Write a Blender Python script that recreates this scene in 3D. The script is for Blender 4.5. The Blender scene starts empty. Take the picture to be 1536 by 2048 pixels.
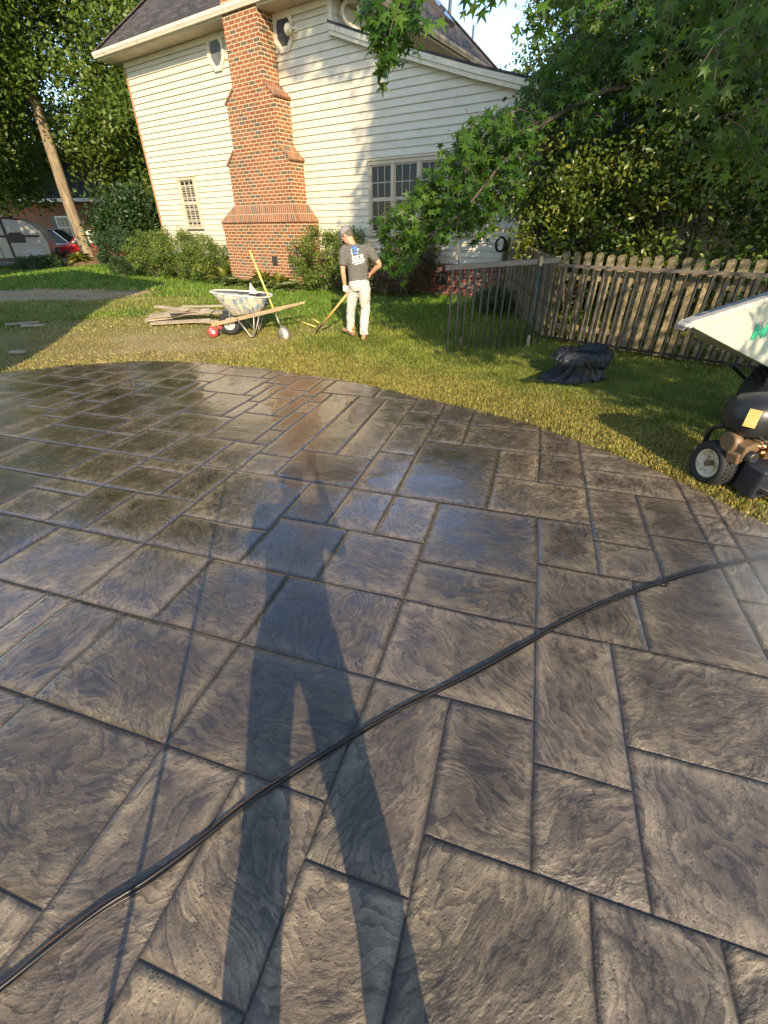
import bpy, bmesh, math, random
import numpy as np
from mathutils import Vector, Matrix, Euler

SC = bpy.context.scene
COL = SC.collection
R_ = math.radians
rng = np.random.default_rng(7)
random.seed(7)

# ------------------------------------------------------------------ camera
PITCH, ROLL = R_(33.297), R_(-0.434)
fw = Vector((0, math.cos(PITCH), -math.sin(PITCH)))
u0 = Vector((0, math.sin(PITCH), math.cos(PITCH)))
r0 = Vector((1, 0, 0))
cr = r0 * math.cos(ROLL) + u0 * math.sin(ROLL)
cu = u0 * math.cos(ROLL) - r0 * math.sin(ROLL)
cam = bpy.data.cameras.new('camera')
camo = bpy.data.objects.new('camera', cam)
COL.objects.link(camo)
M = Matrix((cr, cu, -fw)).transposed().to_4x4()
M.translation = (0, 0, 1.68)
camo.matrix_world = M
cam.sensor_fit = 'VERTICAL'
cam.sensor_height = 24.0
cam.sensor_width = 18.0
cam.lens = 867 / 2048 * 24.0
cam.clip_start = 0.01
cam.clip_end = 2000
SC.camera = camo

# ------------------------------------------------------------------ light
SUN_EL = R_(25.5)
SUN_AZ = R_(169.5)          # clockwise from +Y
sdir = Vector((math.sin(SUN_AZ) * math.cos(SUN_EL), math.cos(SUN_AZ) * math.cos(SUN_EL), math.sin(SUN_EL)))
SD = np.array(sdir)
w = bpy.data.worlds.new('World')
SC.world = w
w.use_nodes = True
nt = w.node_tree
sky = nt.nodes.new('ShaderNodeTexSky')
sky.sky_type = 'NISHITA'
sky.sun_disc = False
sky.sun_elevation = SUN_EL
sky.sun_rotation = SUN_AZ
sky.air_density = 1.0
sky.dust_density = 0.35
sky.ozone_density = 2.0
bg = nt.nodes['Background']
bg.inputs['Strength'].default_value = 0.15
nt.links.new(sky.outputs[0], bg.inputs['Color'])
sl = bpy.data.lights.new('sun', 'SUN')
sl.energy = 3.3
sl.angle = R_(0.5)
sl.color = (1.0, 0.82, 0.56)
so = bpy.data.objects.new('sun', sl)
COL.objects.link(so)
so.rotation_euler = sdir.to_track_quat('Z', 'Y').to_euler()
SC.view_settings.view_transform = 'Standard'
SC.view_settings.look = 'None'
SC.view_settings.exposure = 1.45
SC.view_settings.gamma = 1.0
SC.cycles.max_bounces = 6
SC.cycles.transparent_max_bounces = 8
SC.cycles.use_denoising = True

# ------------------------------------------------------------------ helpers
def tag(o, label=None, cat=None, group=None, kind=None):
    if label: o['label'] = label
    if cat: o['category'] = cat
    if group: o['group'] = group
    if kind: o['kind'] = kind
    return o

def empty(name, loc=(0, 0, 0), rz=0.0, label=None, cat=None, group=None, rot=None):
    o = bpy.data.objects.new(name, None)
    COL.objects.link(o)
    o.location = loc
    o.rotation_euler = rot if rot else (0, 0, rz)
    o.empty_display_size = 0.1
    return tag(o, label, cat, group)

def copy_tree(o, parent=None):
    c = o.copy()
    COL.objects.link(c)
    if parent: c.parent = parent
    for ch in list(o.children): copy_tree(ch, c)
    return c

class MB:
    def __init__(s): s.v = []; s.f = []
    def add(s, vs, fs):
        b = len(s.v)
        s.v += [tuple(map(float, p)) for p in vs]
        s.f += [tuple(b + i for i in f) for f in fs]
        return s
    def box(s, c, d, rot=None):
        c = Vector(c); h = [x / 2 for x in d]
        m = rot if isinstance(rot, Matrix) else (Euler(rot).to_matrix() if rot else Matrix.Identity(3))
        vs = [c + m @ Vector((sx * h[0], sy * h[1], sz * h[2])) for sx in (-1, 1) for sy in (-1, 1) for sz in (-1, 1)]
        return s.add(vs, [(0, 1, 3, 2), (4, 6, 7, 5), (0, 4, 5, 1), (2, 3, 7, 6), (0, 2, 6, 4), (1, 5, 7, 3)])
    def bar(s, a, b, wd, th, up=(0, 0, 1)):
        a = Vector(a); b = Vector(b); x = (b - a).normalized(); u = Vector(up)
        y = u.cross(x)
        if y.length < 1e-4: y = Vector((1, 0, 0)).cross(x)
        y.normalize(); z = x.cross(y)
        m = Matrix((x, y, z)).transposed()
        return s.box((a + b) / 2, ((b - a).length, wd, th), m)
    def tube(s, pts, r, n=8, cap=True):
        P = [Vector(p) for p in pts]
        rs = r if isinstance(r, (list, tuple)) else [r] * len(P)
        b = len(s.v); prev = None
        for i, p in enumerate(P):
            t = (P[min(i + 1, len(P) - 1)] - P[max(i - 1, 0)]).normalized()
            if prev is None:
                y = Vector((0, 0, 1)).cross(t)
                if y.length < 1e-3: y = Vector((1, 0, 0)).cross(t)
            else:
                y = prev - t * prev.dot(t)
            y.normalize(); prev = y; z = t.cross(y)
            for k in range(n):
                a = 2 * math.pi * k / n
                s.v.append(tuple(p + (y * math.cos(a) + z * math.sin(a)) * rs[i]))
        for i in range(len(P) - 1):
            for k in range(n):
                k2 = (k + 1) % n
                s.f.append((b + i * n + k, b + i * n + k2, b + (i + 1) * n + k2, b + (i + 1) * n + k))
        if cap:
            s.f.append(tuple(b + k for k in range(n))[::-1])
            s.f.append(tuple(b + (len(P) - 1) * n + k for k in range(n)))
        return s
    def lathe(s, prof, n=24, c=(0, 0, 0), axis='z'):
        b = len(s.v); c = Vector(c)
        for r, h in prof:
            for k in range(n):
                a = 2 * math.pi * k / n
                p = (r * math.cos(a), r * math.sin(a), h)
                if axis == 'y': p = (p[0], p[2], p[1])
                if axis == 'x': p = (p[2], p[0], p[1])
                s.v.append(tuple(c + Vector(p)))
        for i in range(len(prof) - 1):
            for k in range(n):
                k2 = (k + 1) % n
                s.f.append((b + i * n + k, b + i * n + k2, b + (i + 1) * n + k2, b + (i + 1) * n + k))
        return s
    def loft(s, rings, cap=True):
        b = len(s.v); n = len(rings[0])
        for rg in rings: s.v += [tuple(map(float, p)) for p in rg]
        for i in range(len(rings) - 1):
            for k in range(n):
                k2 = (k + 1) % n
                s.f.append((b + i * n + k, b + i * n + k2, b + (i + 1) * n + k2, b + (i + 1) * n + k))
        if cap:
            s.f.append(tuple(b + k for k in range(n))[::-1])
            s.f.append(tuple(b + (len(rings) - 1) * n + k for k in range(n)))
        return s
    def prism(s, poly, h0, h1, f):
        """poly: 2-D outline, f(u, v, h) -> 3-D point"""
        n = len(poly)
        vs = [f(u, v, h0) for u, v in poly] + [f(u, v, h1) for u, v in poly]
        fs = [tuple(range(n))[::-1], tuple(range(n, 2 * n))]
        fs += [(k, (k + 1) % n, n + (k + 1) % n, n + k) for k in range(n)]
        return s.add(vs, fs)
    def build(s, name, m, parent=None, smooth=False, bevel=0, loc=None):
        me = bpy.data.meshes.new(name)
        me.from_pydata(s.v, [], s.f)
        bm = bmesh.new(); bm.from_mesh(me)
        bmesh.ops.recalc_face_normals(bm, faces=bm.faces[:])
        bm.to_mesh(me); bm.free()
        if m: me.materials.append(m)
        o = bpy.data.objects.new(name, me)
        COL.objects.link(o)
        if parent: o.parent = parent
        if loc: o.location = loc
        if smooth:
            for p in me.polygons: p.use_smooth = True
        if bevel:
            md = o.modifiers.new('bevel', 'BEVEL'); md.width = bevel; md.segments = 2; md.limit_method = 'ANGLE'
        return o

def fast_mesh(name, V, F, m, parent=None, attrs=None, smooth=False, cols=None):
    """V (n,3), F (m,k) numpy arrays"""
    me = bpy.data.meshes.new(name)
    V = np.ascontiguousarray(V, dtype=np.float32); F = np.ascontiguousarray(F, dtype=np.int32)
    me.vertices.add(len(V)); me.vertices.foreach_set('co', V.ravel())
    me.loops.add(F.size); me.loops.foreach_set('vertex_index', F.ravel())
    me.polygons.add(len(F))
    me.polygons.foreach_set('loop_start', np.arange(0, F.size, F.shape[1], dtype=np.int32))
    me.update(calc_edges=True)
    for k, a in (attrs or {}).items():
        at = me.attributes.new(k, 'FLOAT', 'POINT'); at.data.foreach_set('value', np.asarray(a, np.float32))
    if cols is not None:
        at = me.attributes.new('col', 'FLOAT_COLOR', 'POINT')
        c4 = np.ones((len(V), 4), np.float32); c4[:, :3] = cols
        at.data.foreach_set('color', c4.ravel())
    if smooth: me.polygons.foreach_set('use_smooth', np.ones(len(F), dtype=bool))
    me.materials.append(m)
    o = bpy.data.objects.new(name, me); COL.objects.link(o)
    if parent: o.parent = parent
    return o

# ------------------------------------------------------------------ materials
class NT:
    def __init__(s, name):
        s.m = bpy.data.materials.new(name); s.m.use_nodes = True
        s.t = s.m.node_tree; s.b = s.t.nodes['Principled BSDF']; s.out = s.t.nodes['Material Output']
    def n(s, typ, **k):
        nd = s.t.nodes.new('ShaderNode' + typ)
        for a, v in k.items():
            if a.startswith('i_'):
                key = a[2:]
                nd.inputs[int(key) if key.isdigit() else key.replace('_', ' ')].default_value = v
            else: setattr(nd, a, v)
        return nd
    def l(s, a, b): s.t.links.new(a, b)
    def val(s, x, sock):
        if hasattr(x, 'is_linked'): s.l(x, sock)
        else: sock.default_value = x
    def math(s, op, a, b=0.0, c=0.0, clamp=False):
        nd = s.n('Math', operation=op, use_clamp=clamp)
        s.val(a, nd.inputs[0]); s.val(b, nd.inputs[1]); s.val(c, nd.inputs[2])
        return nd.outputs[0]
    def mix(s, f, a, b, blend='MIX'):
        nd = s.n('Mix', data_type='RGBA', blend_type=blend)
        s.val(f, nd.inputs[0])
        for x, i in ((a, 6), (b, 7)):
            if hasattr(x, 'is_linked'): s.l(x, nd.inputs[i])
            else: nd.inputs[i].default_value = (*x[:3], 1)
        return nd.outputs[2]
    def noise(s, vec, scale, detail=4, rough=0.55, dist=0.0):
        nd = s.n('TexNoise'); nd.inputs['Scale'].default_value = scale; nd.inputs['Detail'].default_value = detail
        nd.inputs['Roughness'].default_value = rough; nd.inputs['Distortion'].default_value = dist
        if vec is not None: s.l(vec, nd.inputs['Vector'])
        return nd.outputs['Fac']
    def ramp(s, fac, stops):
        nd = s.n('ValToRGB'); e = nd.color_ramp.elements
        while len(e) < len(stops): e.new(0.5)
        for i, (p, c) in enumerate(stops):
            e[i].position = p; e[i].color = (*(c if isinstance(c, (tuple, list)) else (c, c, c)), 1)
        s.l(fac, nd.inputs[0]); return nd.outputs[0]
    def obj(s): return s.n('TexCoord').outputs['Object']
    def pos(s): return s.n('NewGeometry').outputs['Position']
    def scalev(s, v, sc):
        nd = s.n('Mapping'); nd.inputs['Scale'].default_value = sc; s.l(v, nd.inputs[0]); return nd.outputs[0]
    def bump(s, h, strength, dist):
        nd = s.n('Bump'); nd.inputs['Strength'].default_value = strength; nd.inputs['Distance'].default_value = dist
        s.l(h, nd.inputs['Height']); s.l(nd.outputs[0], s.b.inputs['Normal']); return nd
    def base(s, c):
        if hasattr(c, 'is_linked'): s.l(c, s.b.inputs['Base Color'])
        else: s.b.inputs['Base Color'].default_value = (*c[:3], 1)
    def rough(s, r): s.val(r, s.b.inputs['Roughness'])

def mat(name, c, rough=0.6, metal=0.0, var=0.25, scale=8.0, bump=0.0, bscale=60.0, stretch=(1, 1, 1), dirt=None, dirt_amt=0.5, spec=0.5, coat=0.0):
    """plain surface with noise in tone, optional dirt blotches and fine bump"""
    t = NT(name); v = t.obj()
    if stretch != (1, 1, 1): v = t.scalev(v, stretch)
    n1 = t.noise(v, scale, 6, 0.6)
    lo = tuple(x * (1 - var) for x in c); hi = tuple(min(1, x * (1 + var)) for x in c)
    col = t.ramp(n1, [(0.3, lo), (0.7, hi)])
    if dirt:
        n2 = t.noise(v, scale * 1.9 + 3.1, 8, 0.7)
        f = t.ramp(n2, [(0.62 - 0.25 * dirt_amt, 0.0), (0.75 - 0.2 * dirt_amt, 1.0)])
        col = t.mix(f, col, dirt)
    t.base(col)
    t.rough(t.math('ADD', rough - 0.08, t.math('MULTIPLY', n1, 0.16)))
    t.b.inputs['Metallic'].default_value = metal
    t.b.inputs['Specular IOR Level'].default_value = spec
    t.b.inputs['Coat Weight'].default_value = coat
    if bump: t.bump(t.noise(v, bscale, 5, 0.6), bump, 0.01)
    return t.m

def leaf_mat(name, c_dark, c_mid, c_light, trans=0.35, rough=0.45, spec=0.4):
    t = NT(name)
    a = t.n('Attribute', attribute_name='rnd').outputs['Fac']
    col = t.ramp(a, [(0.0, c_dark), (0.5, c_mid), (1.0, c_light)])
    t.base(col); t.rough(rough); t.b.inputs['Specular IOR Level'].default_value = spec
    tr = t.n('BsdfTranslucent'); 
    hs = t.mix(0.5, col, (0.35, 0.42, 0.05)); t.l(hs, tr.inputs[0])
    mx = t.n('MixShader'); mx.inputs[0].default_value = trans
    t.l(t.b.outputs[0], mx.inputs[1]); t.l(tr.outputs[0], mx.inputs[2]); t.l(mx.outputs[0], t.out.inputs[0])
    return t.m

def glass_mat(name, tint=(0.02, 0.025, 0.03), alpha=0.75):
    t = NT(name)
    t.base(tint); t.rough(0.03); t.b.inputs['Specular IOR Level'].default_value = 0.9
    tr = t.n('BsdfTransparent'); mx = t.n('MixShader'); mx.inputs[0].default_value = alpha
    t.l(tr.outputs[0], mx.inputs[1]); t.l(t.b.outputs[0], mx.inputs[2]); t.l(mx.outputs[0], t.out.inputs[0])
    return t.m

# ------------------------------------------------------------------ noise for python-side fields
_T = np.random.default_rng(3).random((64, 64))
def vnoise(x, y):
    xi = np.floor(x).astype(int); yi = np.floor(y).astype(int)
    fx = x - xi; fy = y - yi; fx = fx * fx * (3 - 2 * fx); fy = fy * fy * (3 - 2 * fy)
    a = _T[xi % 64, yi % 64]; b = _T[(xi + 1) % 64, yi % 64]; c = _T[xi % 64, (yi + 1) % 64]; d = _T[(xi + 1) % 64, (yi + 1) % 64]
    return (a * (1 - fx) + b * fx) * (1 - fy) + (c * (1 - fx) + d * fx) * fy
def fbm(x, y, o=4):
    s = 0; a = 0.5
    for i in range(o): s = s + a * vnoise(x + 17 * i, y + 31 * i); x = x * 2.03; y = y * 2.03; a *= 0.5
    return s / (1 - 0.5 ** o)
def sstep(a, b, t):
    t = np.clip((np.asarray(t, float) - a) / (b - a), 0, 1); return t * t * (3 - 2 * t)
def ground(x, y):
    """height of the lawn: flat by the slab, a quarter metre higher along the house"""
    x = np.asarray(x, float); y = np.asarray(y, float)
    return -0.02 + 0.26 * sstep(6.8, 11.2, y) * (1 - sstep(12, 18, -x)) * (1 - sstep(30, 60, y))
def gz(x, y): return float(ground(x, y))

# slab outline, world metres
EDGE = [(-9.5, 2.2), (-7.4, 4.6), (-5.41, 6.22), (-4.6, 6.62), (-3.7, 6.80), (-2.84, 6.72), (-1.77, 6.38), (-0.43, 5.69), (0.21, 5.2), (1.01, 4.61), (1.55, 4.12), (1.78, 3.80),
        (2.21, 3.2), (2.40, 2.79), (2.57, 2.36), (2.85, 1.4), (3.0, 0.2), (2.9, -2.5), (2.4, -4.5), (-9.5, -4.5)]
def in_poly(x, y, P):
    x = np.asarray(x, float); y = np.asarray(y, float); r = np.zeros(x.shape, bool); n = len(P)
    for i in range(n):
        x1, y1 = P[i]; x2, y2 = P[(i + 1) % n]
        c = ((y1 > y) != (y2 > y)) & (x < (x2 - x1) * (y - y1) / ((y2 - y1) + 1e-12) + x1)
        r ^= c
    return r

# house frame: X to the right along the wall, Y back, origin at the lower right corner
HANG = math.atan2(-0.5534, 0.8329)
HO = (2.767, 11.266)
HR = np.array([0.8329, -0.5534]); HB = np.array([0.5534, 0.8329])
def hw(X, Y, z=0.0): return (HO[0] + HR[0] * X + HB[0] * Y, HO[1] + HR[1] * X + HB[1] * Y, z)
# ================================================================== SETTING
# ---- stamped concrete slab: ashlar joints on a half-unit lattice
SEG = [(0,9,-24,8),(0,6,-24,2),(0,3,-14,-2),(0,2,-2,0),(0,3,0,8),(0,0,-4,-2),(0,0,-10,-6),(0,5,2,4),(0,6,4,8),(0,12,-4,-2),(0,11,-2,2),(0,14,4,6),(0,15,-4,4),(0,12,2,6),(0,15,6,8),(0,18,0,8),(0,21,-4,4),(0,24,-2,2),(0,15,-13,-6),(0,11,-12,-8),(0,12,-18,-12),(0,14,-16,-14),(0,12,-8,-4),(0,15,-20,-16),(0,15,-24,-20),(0,18,-20,-16),(0,11,-20,-18),(0,12,-24,-20),(0,17,-12,-10),(0,18,-10,-6),(0,18,-28,-24),
 (1,-12,6,26),(1,-20,9,18),(1,-16,6,9),(1,-17,9,20),(1,-15,9,12),(1,-14,12,18),(1,-8,9,15),(1,-10,15,21),(1,-6,12,20),(1,-8,18,26),(1,-5,9,12),(1,-9,6,9),(1,-10,0,6),(1,-12,3,6),(1,-6,-3,9),(1,-4,-3,3),(1,-2,-3,9),(1,0,-3,6),(1,2,3,10),(1,4,3,9),(1,3,-3,3),(1,5,9,12),(1,-2,9,15),(1,0,15,21),(1,2,10,15),(1,4,12,23),(1,2,18,25),(1,6,12,18),(1,7,18,20),(1,-2,21,26),(1,-4,12,21),(1,-6,20,27),(1,8,9,18),(1,-24,6,18)]
SA = R_(-17.4)
SU = np.array([math.cos(SA), math.sin(SA)]); SV = np.array([-math.sin(SA), math.cos(SA)])
I0, I1, J0, J1 = -56, 30, -30, 42
NI, NJ = I1 - I0, J1 - J0
def build_slab():
    Hs = np.zeros((NI, NJ + 1), bool); Vs = np.zeros((NI + 1, NJ), bool)
    A0, B0, C0, D0 = -25, 9, -3, 27
    HH, VV_ = set(), set()
    for t, c, a, b in SEG:
        for q in range(a, b): (HH if t == 0 else VV_).add((q, c) if t == 0 else (c, q))
    hit = lambda n: (n in HH) or ((n[0] - 1, n[1]) in HH)
    vit = lambda n: (n in VV_) or ((n[0], n[1] - 1) in VV_)
    for it in range(40):                      # run every joint on until it meets another
        ch = False
        for i in range(A0, B0):
            for j in range(C0, D0):
                if (i, j) in HH:
                    if (i + 1, j) not in HH and not vit((i + 1, j)) and i + 1 < B0: HH.add((i + 1, j)); ch = True
                    if (i - 1, j) not in HH and not vit((i, j)) and i > A0: HH.add((i - 1, j)); ch = True
        for i in range(A0, B0):
            for j in range(C0, D0):
                if (i, j) in VV_:
                    if (i, j + 1) not in VV_ and not hit((i, j + 1)) and j + 1 < D0: VV_.add((i, j + 1)); ch = True
                    if (i, j - 1) not in VV_ and not hit((i, j)) and j > C0: VV_.add((i, j - 1)); ch = True
        if not ch: break
    for (i, j) in HH: Hs[i - I0, j - J0] = True
    for (i, j) in VV_: Vs[i - I0, j - J0] = True
    par = list(range(NI * NJ))
    def find(a):
        while par[a] != a: par[a] = par[par[a]]; a = par[a]
        return a
    known = lambda i, j: A0 <= i + I0 < B0 and C0 <= j + J0 < D0
    for i in range(NI):
        for j in range(NJ):
            if not known(i, j): continue
            if i + 1 < NI and known(i + 1, j) and not Vs[i + 1, j]: par[find(i * NJ + j)] = find((i + 1) * NJ + j)
            if j + 1 < NJ and known(i, j + 1) and not Hs[i, j + 1]: par[find(i * NJ + j)] = find(i * NJ + j + 1)
    lab = np.full((NI, NJ), -1)
    comps = {}
    for i in range(NI):
        for j in range(NJ):
            if known(i, j): comps.setdefault(find(i * NJ + j), []).append((i, j))
    nid = 0
    for cs in comps.values():
        if len(cs) <= 24:
            for c in cs: lab[c] = nid
            nid += 1
    rr = random.Random(5)
    sizes = [(4, 3), (3, 4), (4, 4), (2, 3), (3, 2), (4, 2), (2, 4), (2, 2)]
    for j in range(NJ):
        for i in range(NI):
            if lab[i, j] >= 0: continue
            sz = rr.choice(sizes[:6])
            ww = 0
            while ww < sz[0] and i + ww < NI and lab[i + ww, j] < 0: ww += 1
            hh = sz[1]
            for k in range(hh):
                if j + k >= NJ or any(lab[i + q, j + k] >= 0 for q in range(ww)): hh = k; break
            lab[i:i + ww, j:j + max(1, hh)] = nid; nid += 1
    offs = np.array([0, .003, .0075, .030, .0862, .1424, .1649, .1694]) / .1724
    K = len(offs)
    gi = np.concatenate([[i + o for o in offs] for i in range(NI)] + [[NI]])
    gj = np.concatenate([[j + o for o in offs] for j in range(NJ)] + [[NJ]])
    # separations between cells
    sepV = np.ones((NI + 1, NJ), bool); sepV[1:NI] = lab[1:] != lab[:-1]
    sepH = np.ones((NI, NJ + 1), bool); sepH[:, 1:NJ] = lab[:, 1:] != lab[:, :-1]
    ci = np.minimum(gi.astype(int), NI - 1); cj = np.minimum(gj.astype(int), NJ - 1)
    fi = gi - ci; fj = gj - cj
    n1, n2 = len(gi), len(gj)
    D = np.full((n1, n2), 9.0)
    CI, CJ = np.meshgrid(ci, cj, indexing='ij'); FI, FJ = np.meshgrid(fi, fj, indexing='ij')
    def upd(mask, dist):
        nonlocal D
        D = np.where(mask, np.minimum(D, dist), D)
    P = .1724
    upd(sepV[CI, CJ], FI * P); upd(sepV[CI + 1, CJ], (1 - FI) * P)
    upd(sepH[CI, CJ], FJ * P); upd(sepH[CI, CJ + 1], (1 - FJ) * P)
    # ends of joints seen from the next cell along (nodes exactly on a lattice line)
    on = FI == 0; upd(on & (CI > 0) & sepH[np.maximum(CI - 1, 0), CJ], FJ * P)
    on = FJ == 0; upd(on & (CJ > 0) & sepV[CI, np.maximum(CJ - 1, 0)], FI * P)
    u = -.07 + .1716 * (gi + I0); v = .105 + .1724 * (gj + J0)
    UU, VV = np.meshgrid(u, v, indexing='ij')
    wob = (fbm(UU * 3 + 5, VV * 3, 3) - .5) * .012
    X = (UU + wob) * SU[0] + (VV + wob) * SV[0]; Y = (UU + wob) * SU[1] + (VV + wob) * SV[1]
    Z = -.006 * (1 - sstep(.001, .0075, D)) + (fbm(X * 2.2, Y * 2.2, 4) - .5) * .010 * sstep(0, .05, D)
    stone_r = np.random.default_rng(11).random((nid, 3))
    idx = np.arange(n1 * n2).reshape(n1, n2)
    F = np.stack([idx[:-1, :-1], idx[1:, :-1], idx[1:, 1:], idx[:-1, 1:]], -1).reshape(-1, 4)
    fl = lab[np.repeat(ci[:-1], n2 - 1), np.tile(cj[:-1], n1 - 1)]
    V = np.stack([X.ravel(), Y.ravel(), Z.ravel()], 1)
    ins = in_poly(V[:, 0], V[:, 1], EDGE)
    keep = ins[F].any(1)
    # pull stray vertices on to the outline
    out = np.unique(F[keep]); out = out[~ins[out]]
    E0 = np.array(EDGE); E1 = np.roll(E0, -1, 0)
    p = V[out, :2][:, None]; d = (E1 - E0)[None]
    tt = np.clip(((p - E0[None]) * d).sum(-1) / (d * d).sum(-1), 0, 1)
    q = E0[None] + tt[..., None] * d; k = ((q - p) ** 2).sum(-1).argmin(1)
    V[out, :2] = q[np.arange(len(out)), k]
    F = F[keep]; fl = fl[keep]
    used, inv = np.unique(F, return_inverse=True)
    F = inv.reshape(F.shape)
    o = fast_mesh('patio_slab', V[used], F, M_slab, attrs={'edge': np.minimum(D.ravel()[used], .2)}, smooth=True)
    me = o.data
    for nm, kk in (('sr', 0), ('so', 1), ('st', 2)):
        at = me.attributes.new(nm, 'FLOAT', 'FACE'); at.data.foreach_set('value', stone_r[fl, kk].astype(np.float32))
    tag(o, kind='structure')
    # side of the slab
    mb = MB(); n = len(EDGE)
    for i in range(n):
        a, b = EDGE[i], EDGE[(i + 1) % n]
        mb.add([(a[0], a[1], -.004), (b[0], b[1], -.004), (b[0], b[1], -.15), (a[0], a[1], -.15)], [(0, 1, 2, 3)])
    s = mb.build('patio_edge', M_slabside); tag(s, kind='structure')

PUD = [(0.37, 3.47, .42, .16), (-.33, 3.10, .28, .13), (1.12, 2.22, .17, .22), (-.80, 3.02, .26, .14), (-.1, 2.6, .3, .16), (-3.3, 5.5, 1.5, .7), (-1.9, 5.3, .9, .6), (.0, 3.0, .3, .15), (-4.6, 5.6, 1.0, .5), (.35, 3.0, .4, .12), (-1.0, 4.6, .9, .5), (-1.4, 5.2, .8, .6), (-.3, 4.0, .5, .3)]
def slab_mat():
    t = NT('stamped_concrete')
    P = t.pos()
    sr = t.n('Attribute', attribute_name='sr').outputs['Fac']
    so_ = t.n('Attribute', attribute_name='so').outputs['Fac']
    st = t.n('Attribute', attribute_name='st').outputs['Fac']
    ed = t.n('Attribute', attribute_name='edge').outputs['Fac']
    # per-stone rotated coordinates, so no two stones share their slate pattern
    rot = t.n('VectorRotate', rotation_type='Z_AXIS'); t.l(P, rot.inputs['Vector'])
    t.l(t.math('MULTIPLY', sr, 6.283), rot.inputs['Angle'])
    off = t.n('CombineXYZ'); t.l(t.math('MULTIPLY', so_, 37.0), off.inputs[0]); t.l(t.math('MULTIPLY', st, 53.0), off.inputs[1])
    ad = t.n('VectorMath', operation='ADD'); t.l(rot.outputs[0], ad.inputs[0]); t.l(off.outputs[0], ad.inputs[1])
    q = ad.outputs[0]
    # bend the grain: fans and sweeps of split slate
    wn = t.n('TexNoise'); wn.inputs['Scale'].default_value = 2.6; wn.inputs['Detail'].default_value = 2; t.l(q, wn.inputs['Vector'])
    sub = t.n('VectorMath', operation='SUBTRACT'); t.l(wn.outputs['Color'], sub.inputs[0]); sub.inputs[1].default_value = (.5, .5, .5)
    sc = t.n('VectorMath', operation='SCALE'); t.l(sub.outputs[0], sc.inputs[0]); sc.inputs['Scale'].default_value = .34
    ad2 = t.n('VectorMath', operation='ADD'); t.l(q, ad2.inputs[0]); t.l(sc.outputs[0], ad2.inputs[1])
    g1 = t.noise(t.scalev(ad2.outputs[0], (3.2, 9, 1)), 2.8, 8, .66)          # sweeping ridges
    g2 = t.noise(t.scalev(q, (14, 34, 1)), 2.0, 5, .7)                         # short chips
    n3 = t.noise(q, 5.5, 10, .72)                                             # mottling
    tn = t.noise(t.scalev(ad2.outputs[0], (1.0, 2.3, 1)), 1.7, 5, .52)          # split layers: terraces with sharp lips
    T = t.math('MULTIPLY', tn, 15.0); fr_ = t.math('FRACT', T)
    lip = t.ramp(fr_, [(0.0, 1.0), (.10, .35), (.30, 0.0), (.93, 0.0), (1.0, .8)])
    gm = t.ramp(t.noise(q, 2.3, 3, .5), [(.36, .12), (.64, 1.0)])             # where the ridges show at all
    n4 = t.noise(P, 90, 4, .7)                                                # grain
    big = t.noise(P, 1.1, 4, .55)
    vor = t.n('TexVoronoi'); vor.inputs['Scale'].default_value = 75; t.l(q, vor.inputs['Vector'])
    pit = t.ramp(vor.outputs['Distance'], [(0.10, 1.0), (0.34, 0.0)])
    pitm = t.math('MULTIPLY', pit, t.ramp(n3, [(.42, 0.0), (.6, 1.0)]))
    h = t.math('MULTIPLY', t.math('SUBTRACT', g1, .5), t.math('MULTIPLY', gm, .42))
    h = t.math('ADD', h, t.math('MULTIPLY', t.math('SUBTRACT', g2, .5), .26))
    h = t.math('ADD', h, t.math('ADD', t.math('MULTIPLY', t.math('SUBTRACT', n3, .5), .66), .55))
    h = t.math('ADD', h, t.math('MULTIPLY', t.math('SUBTRACT', fr_, .5), .13))
    lay = t.ramp(h, [(.34, 0.0), (.46, .34), (.52, .56), (.60, .70), (.72, 1.0)])   # plate-like steps
    edge_l = t.ramp(t.math('MULTIPLY', ed, 5.0), [(.05, 0.0), (.14, 1.0), (.55, 0.0)])
    lay2 = t.math('ADD', t.math('MULTIPLY', lay, .92), t.math('MULTIPLY', edge_l, t.math('MULTIPLY', n3, .55)), clamp=True)
    col = t.ramp(lay2, [(0.0, (.046, .035, .027)), (.34, (.090, .069, .051)), (.60, (.150, .117, .085)), (1.0, (.310, .248, .168))])
    lipm = t.math('MULTIPLY', lip, t.math('MULTIPLY', gm, .62))
    col = t.mix(lipm, col, (.045, .037, .031))
    tint = t.mix(t.ramp(st, [(.2, 0.0), (.8, .55)]), (1, 1, 1), (.80, .80, .90))
    col = t.mix(1.0, col, tint, 'MULTIPLY')
    tone = t.ramp(t.math('ADD', t.math('MULTIPLY', big, .6), t.math('MULTIPLY', sr, .4)), [(.25, .62), (.75, 1.22)])
    col = t.mix(1.0, col, tone, 'MULTIPLY')
    col = t.mix(t.math('MULTIPLY', n4, .5), col, t.mix(1.0, col, (.55, .53, .5), 'MULTIPLY'))
    col = t.mix(t.math('MULTIPLY', pitm, .45), col, (.03, .025, .022))
    joint = t.ramp(t.math('MULTIPLY', ed, 5.0), [(.012, 1.0), (.036, 0.0)])
    col = t.mix(t.math('MULTIPLY', joint, .75), col, (.036, .030, .027))
    # water: damp film growing with distance, standing puddles where the slab dips
    sx = t.n('SeparateXYZ'); t.l(P, sx.inputs[0])
    pn = t.noise(P, 5.0, 5, .6); pn2 = t.math('MULTIPLY', t.math('SUBTRACT', pn, .5), 1.9)
    pm = None
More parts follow.
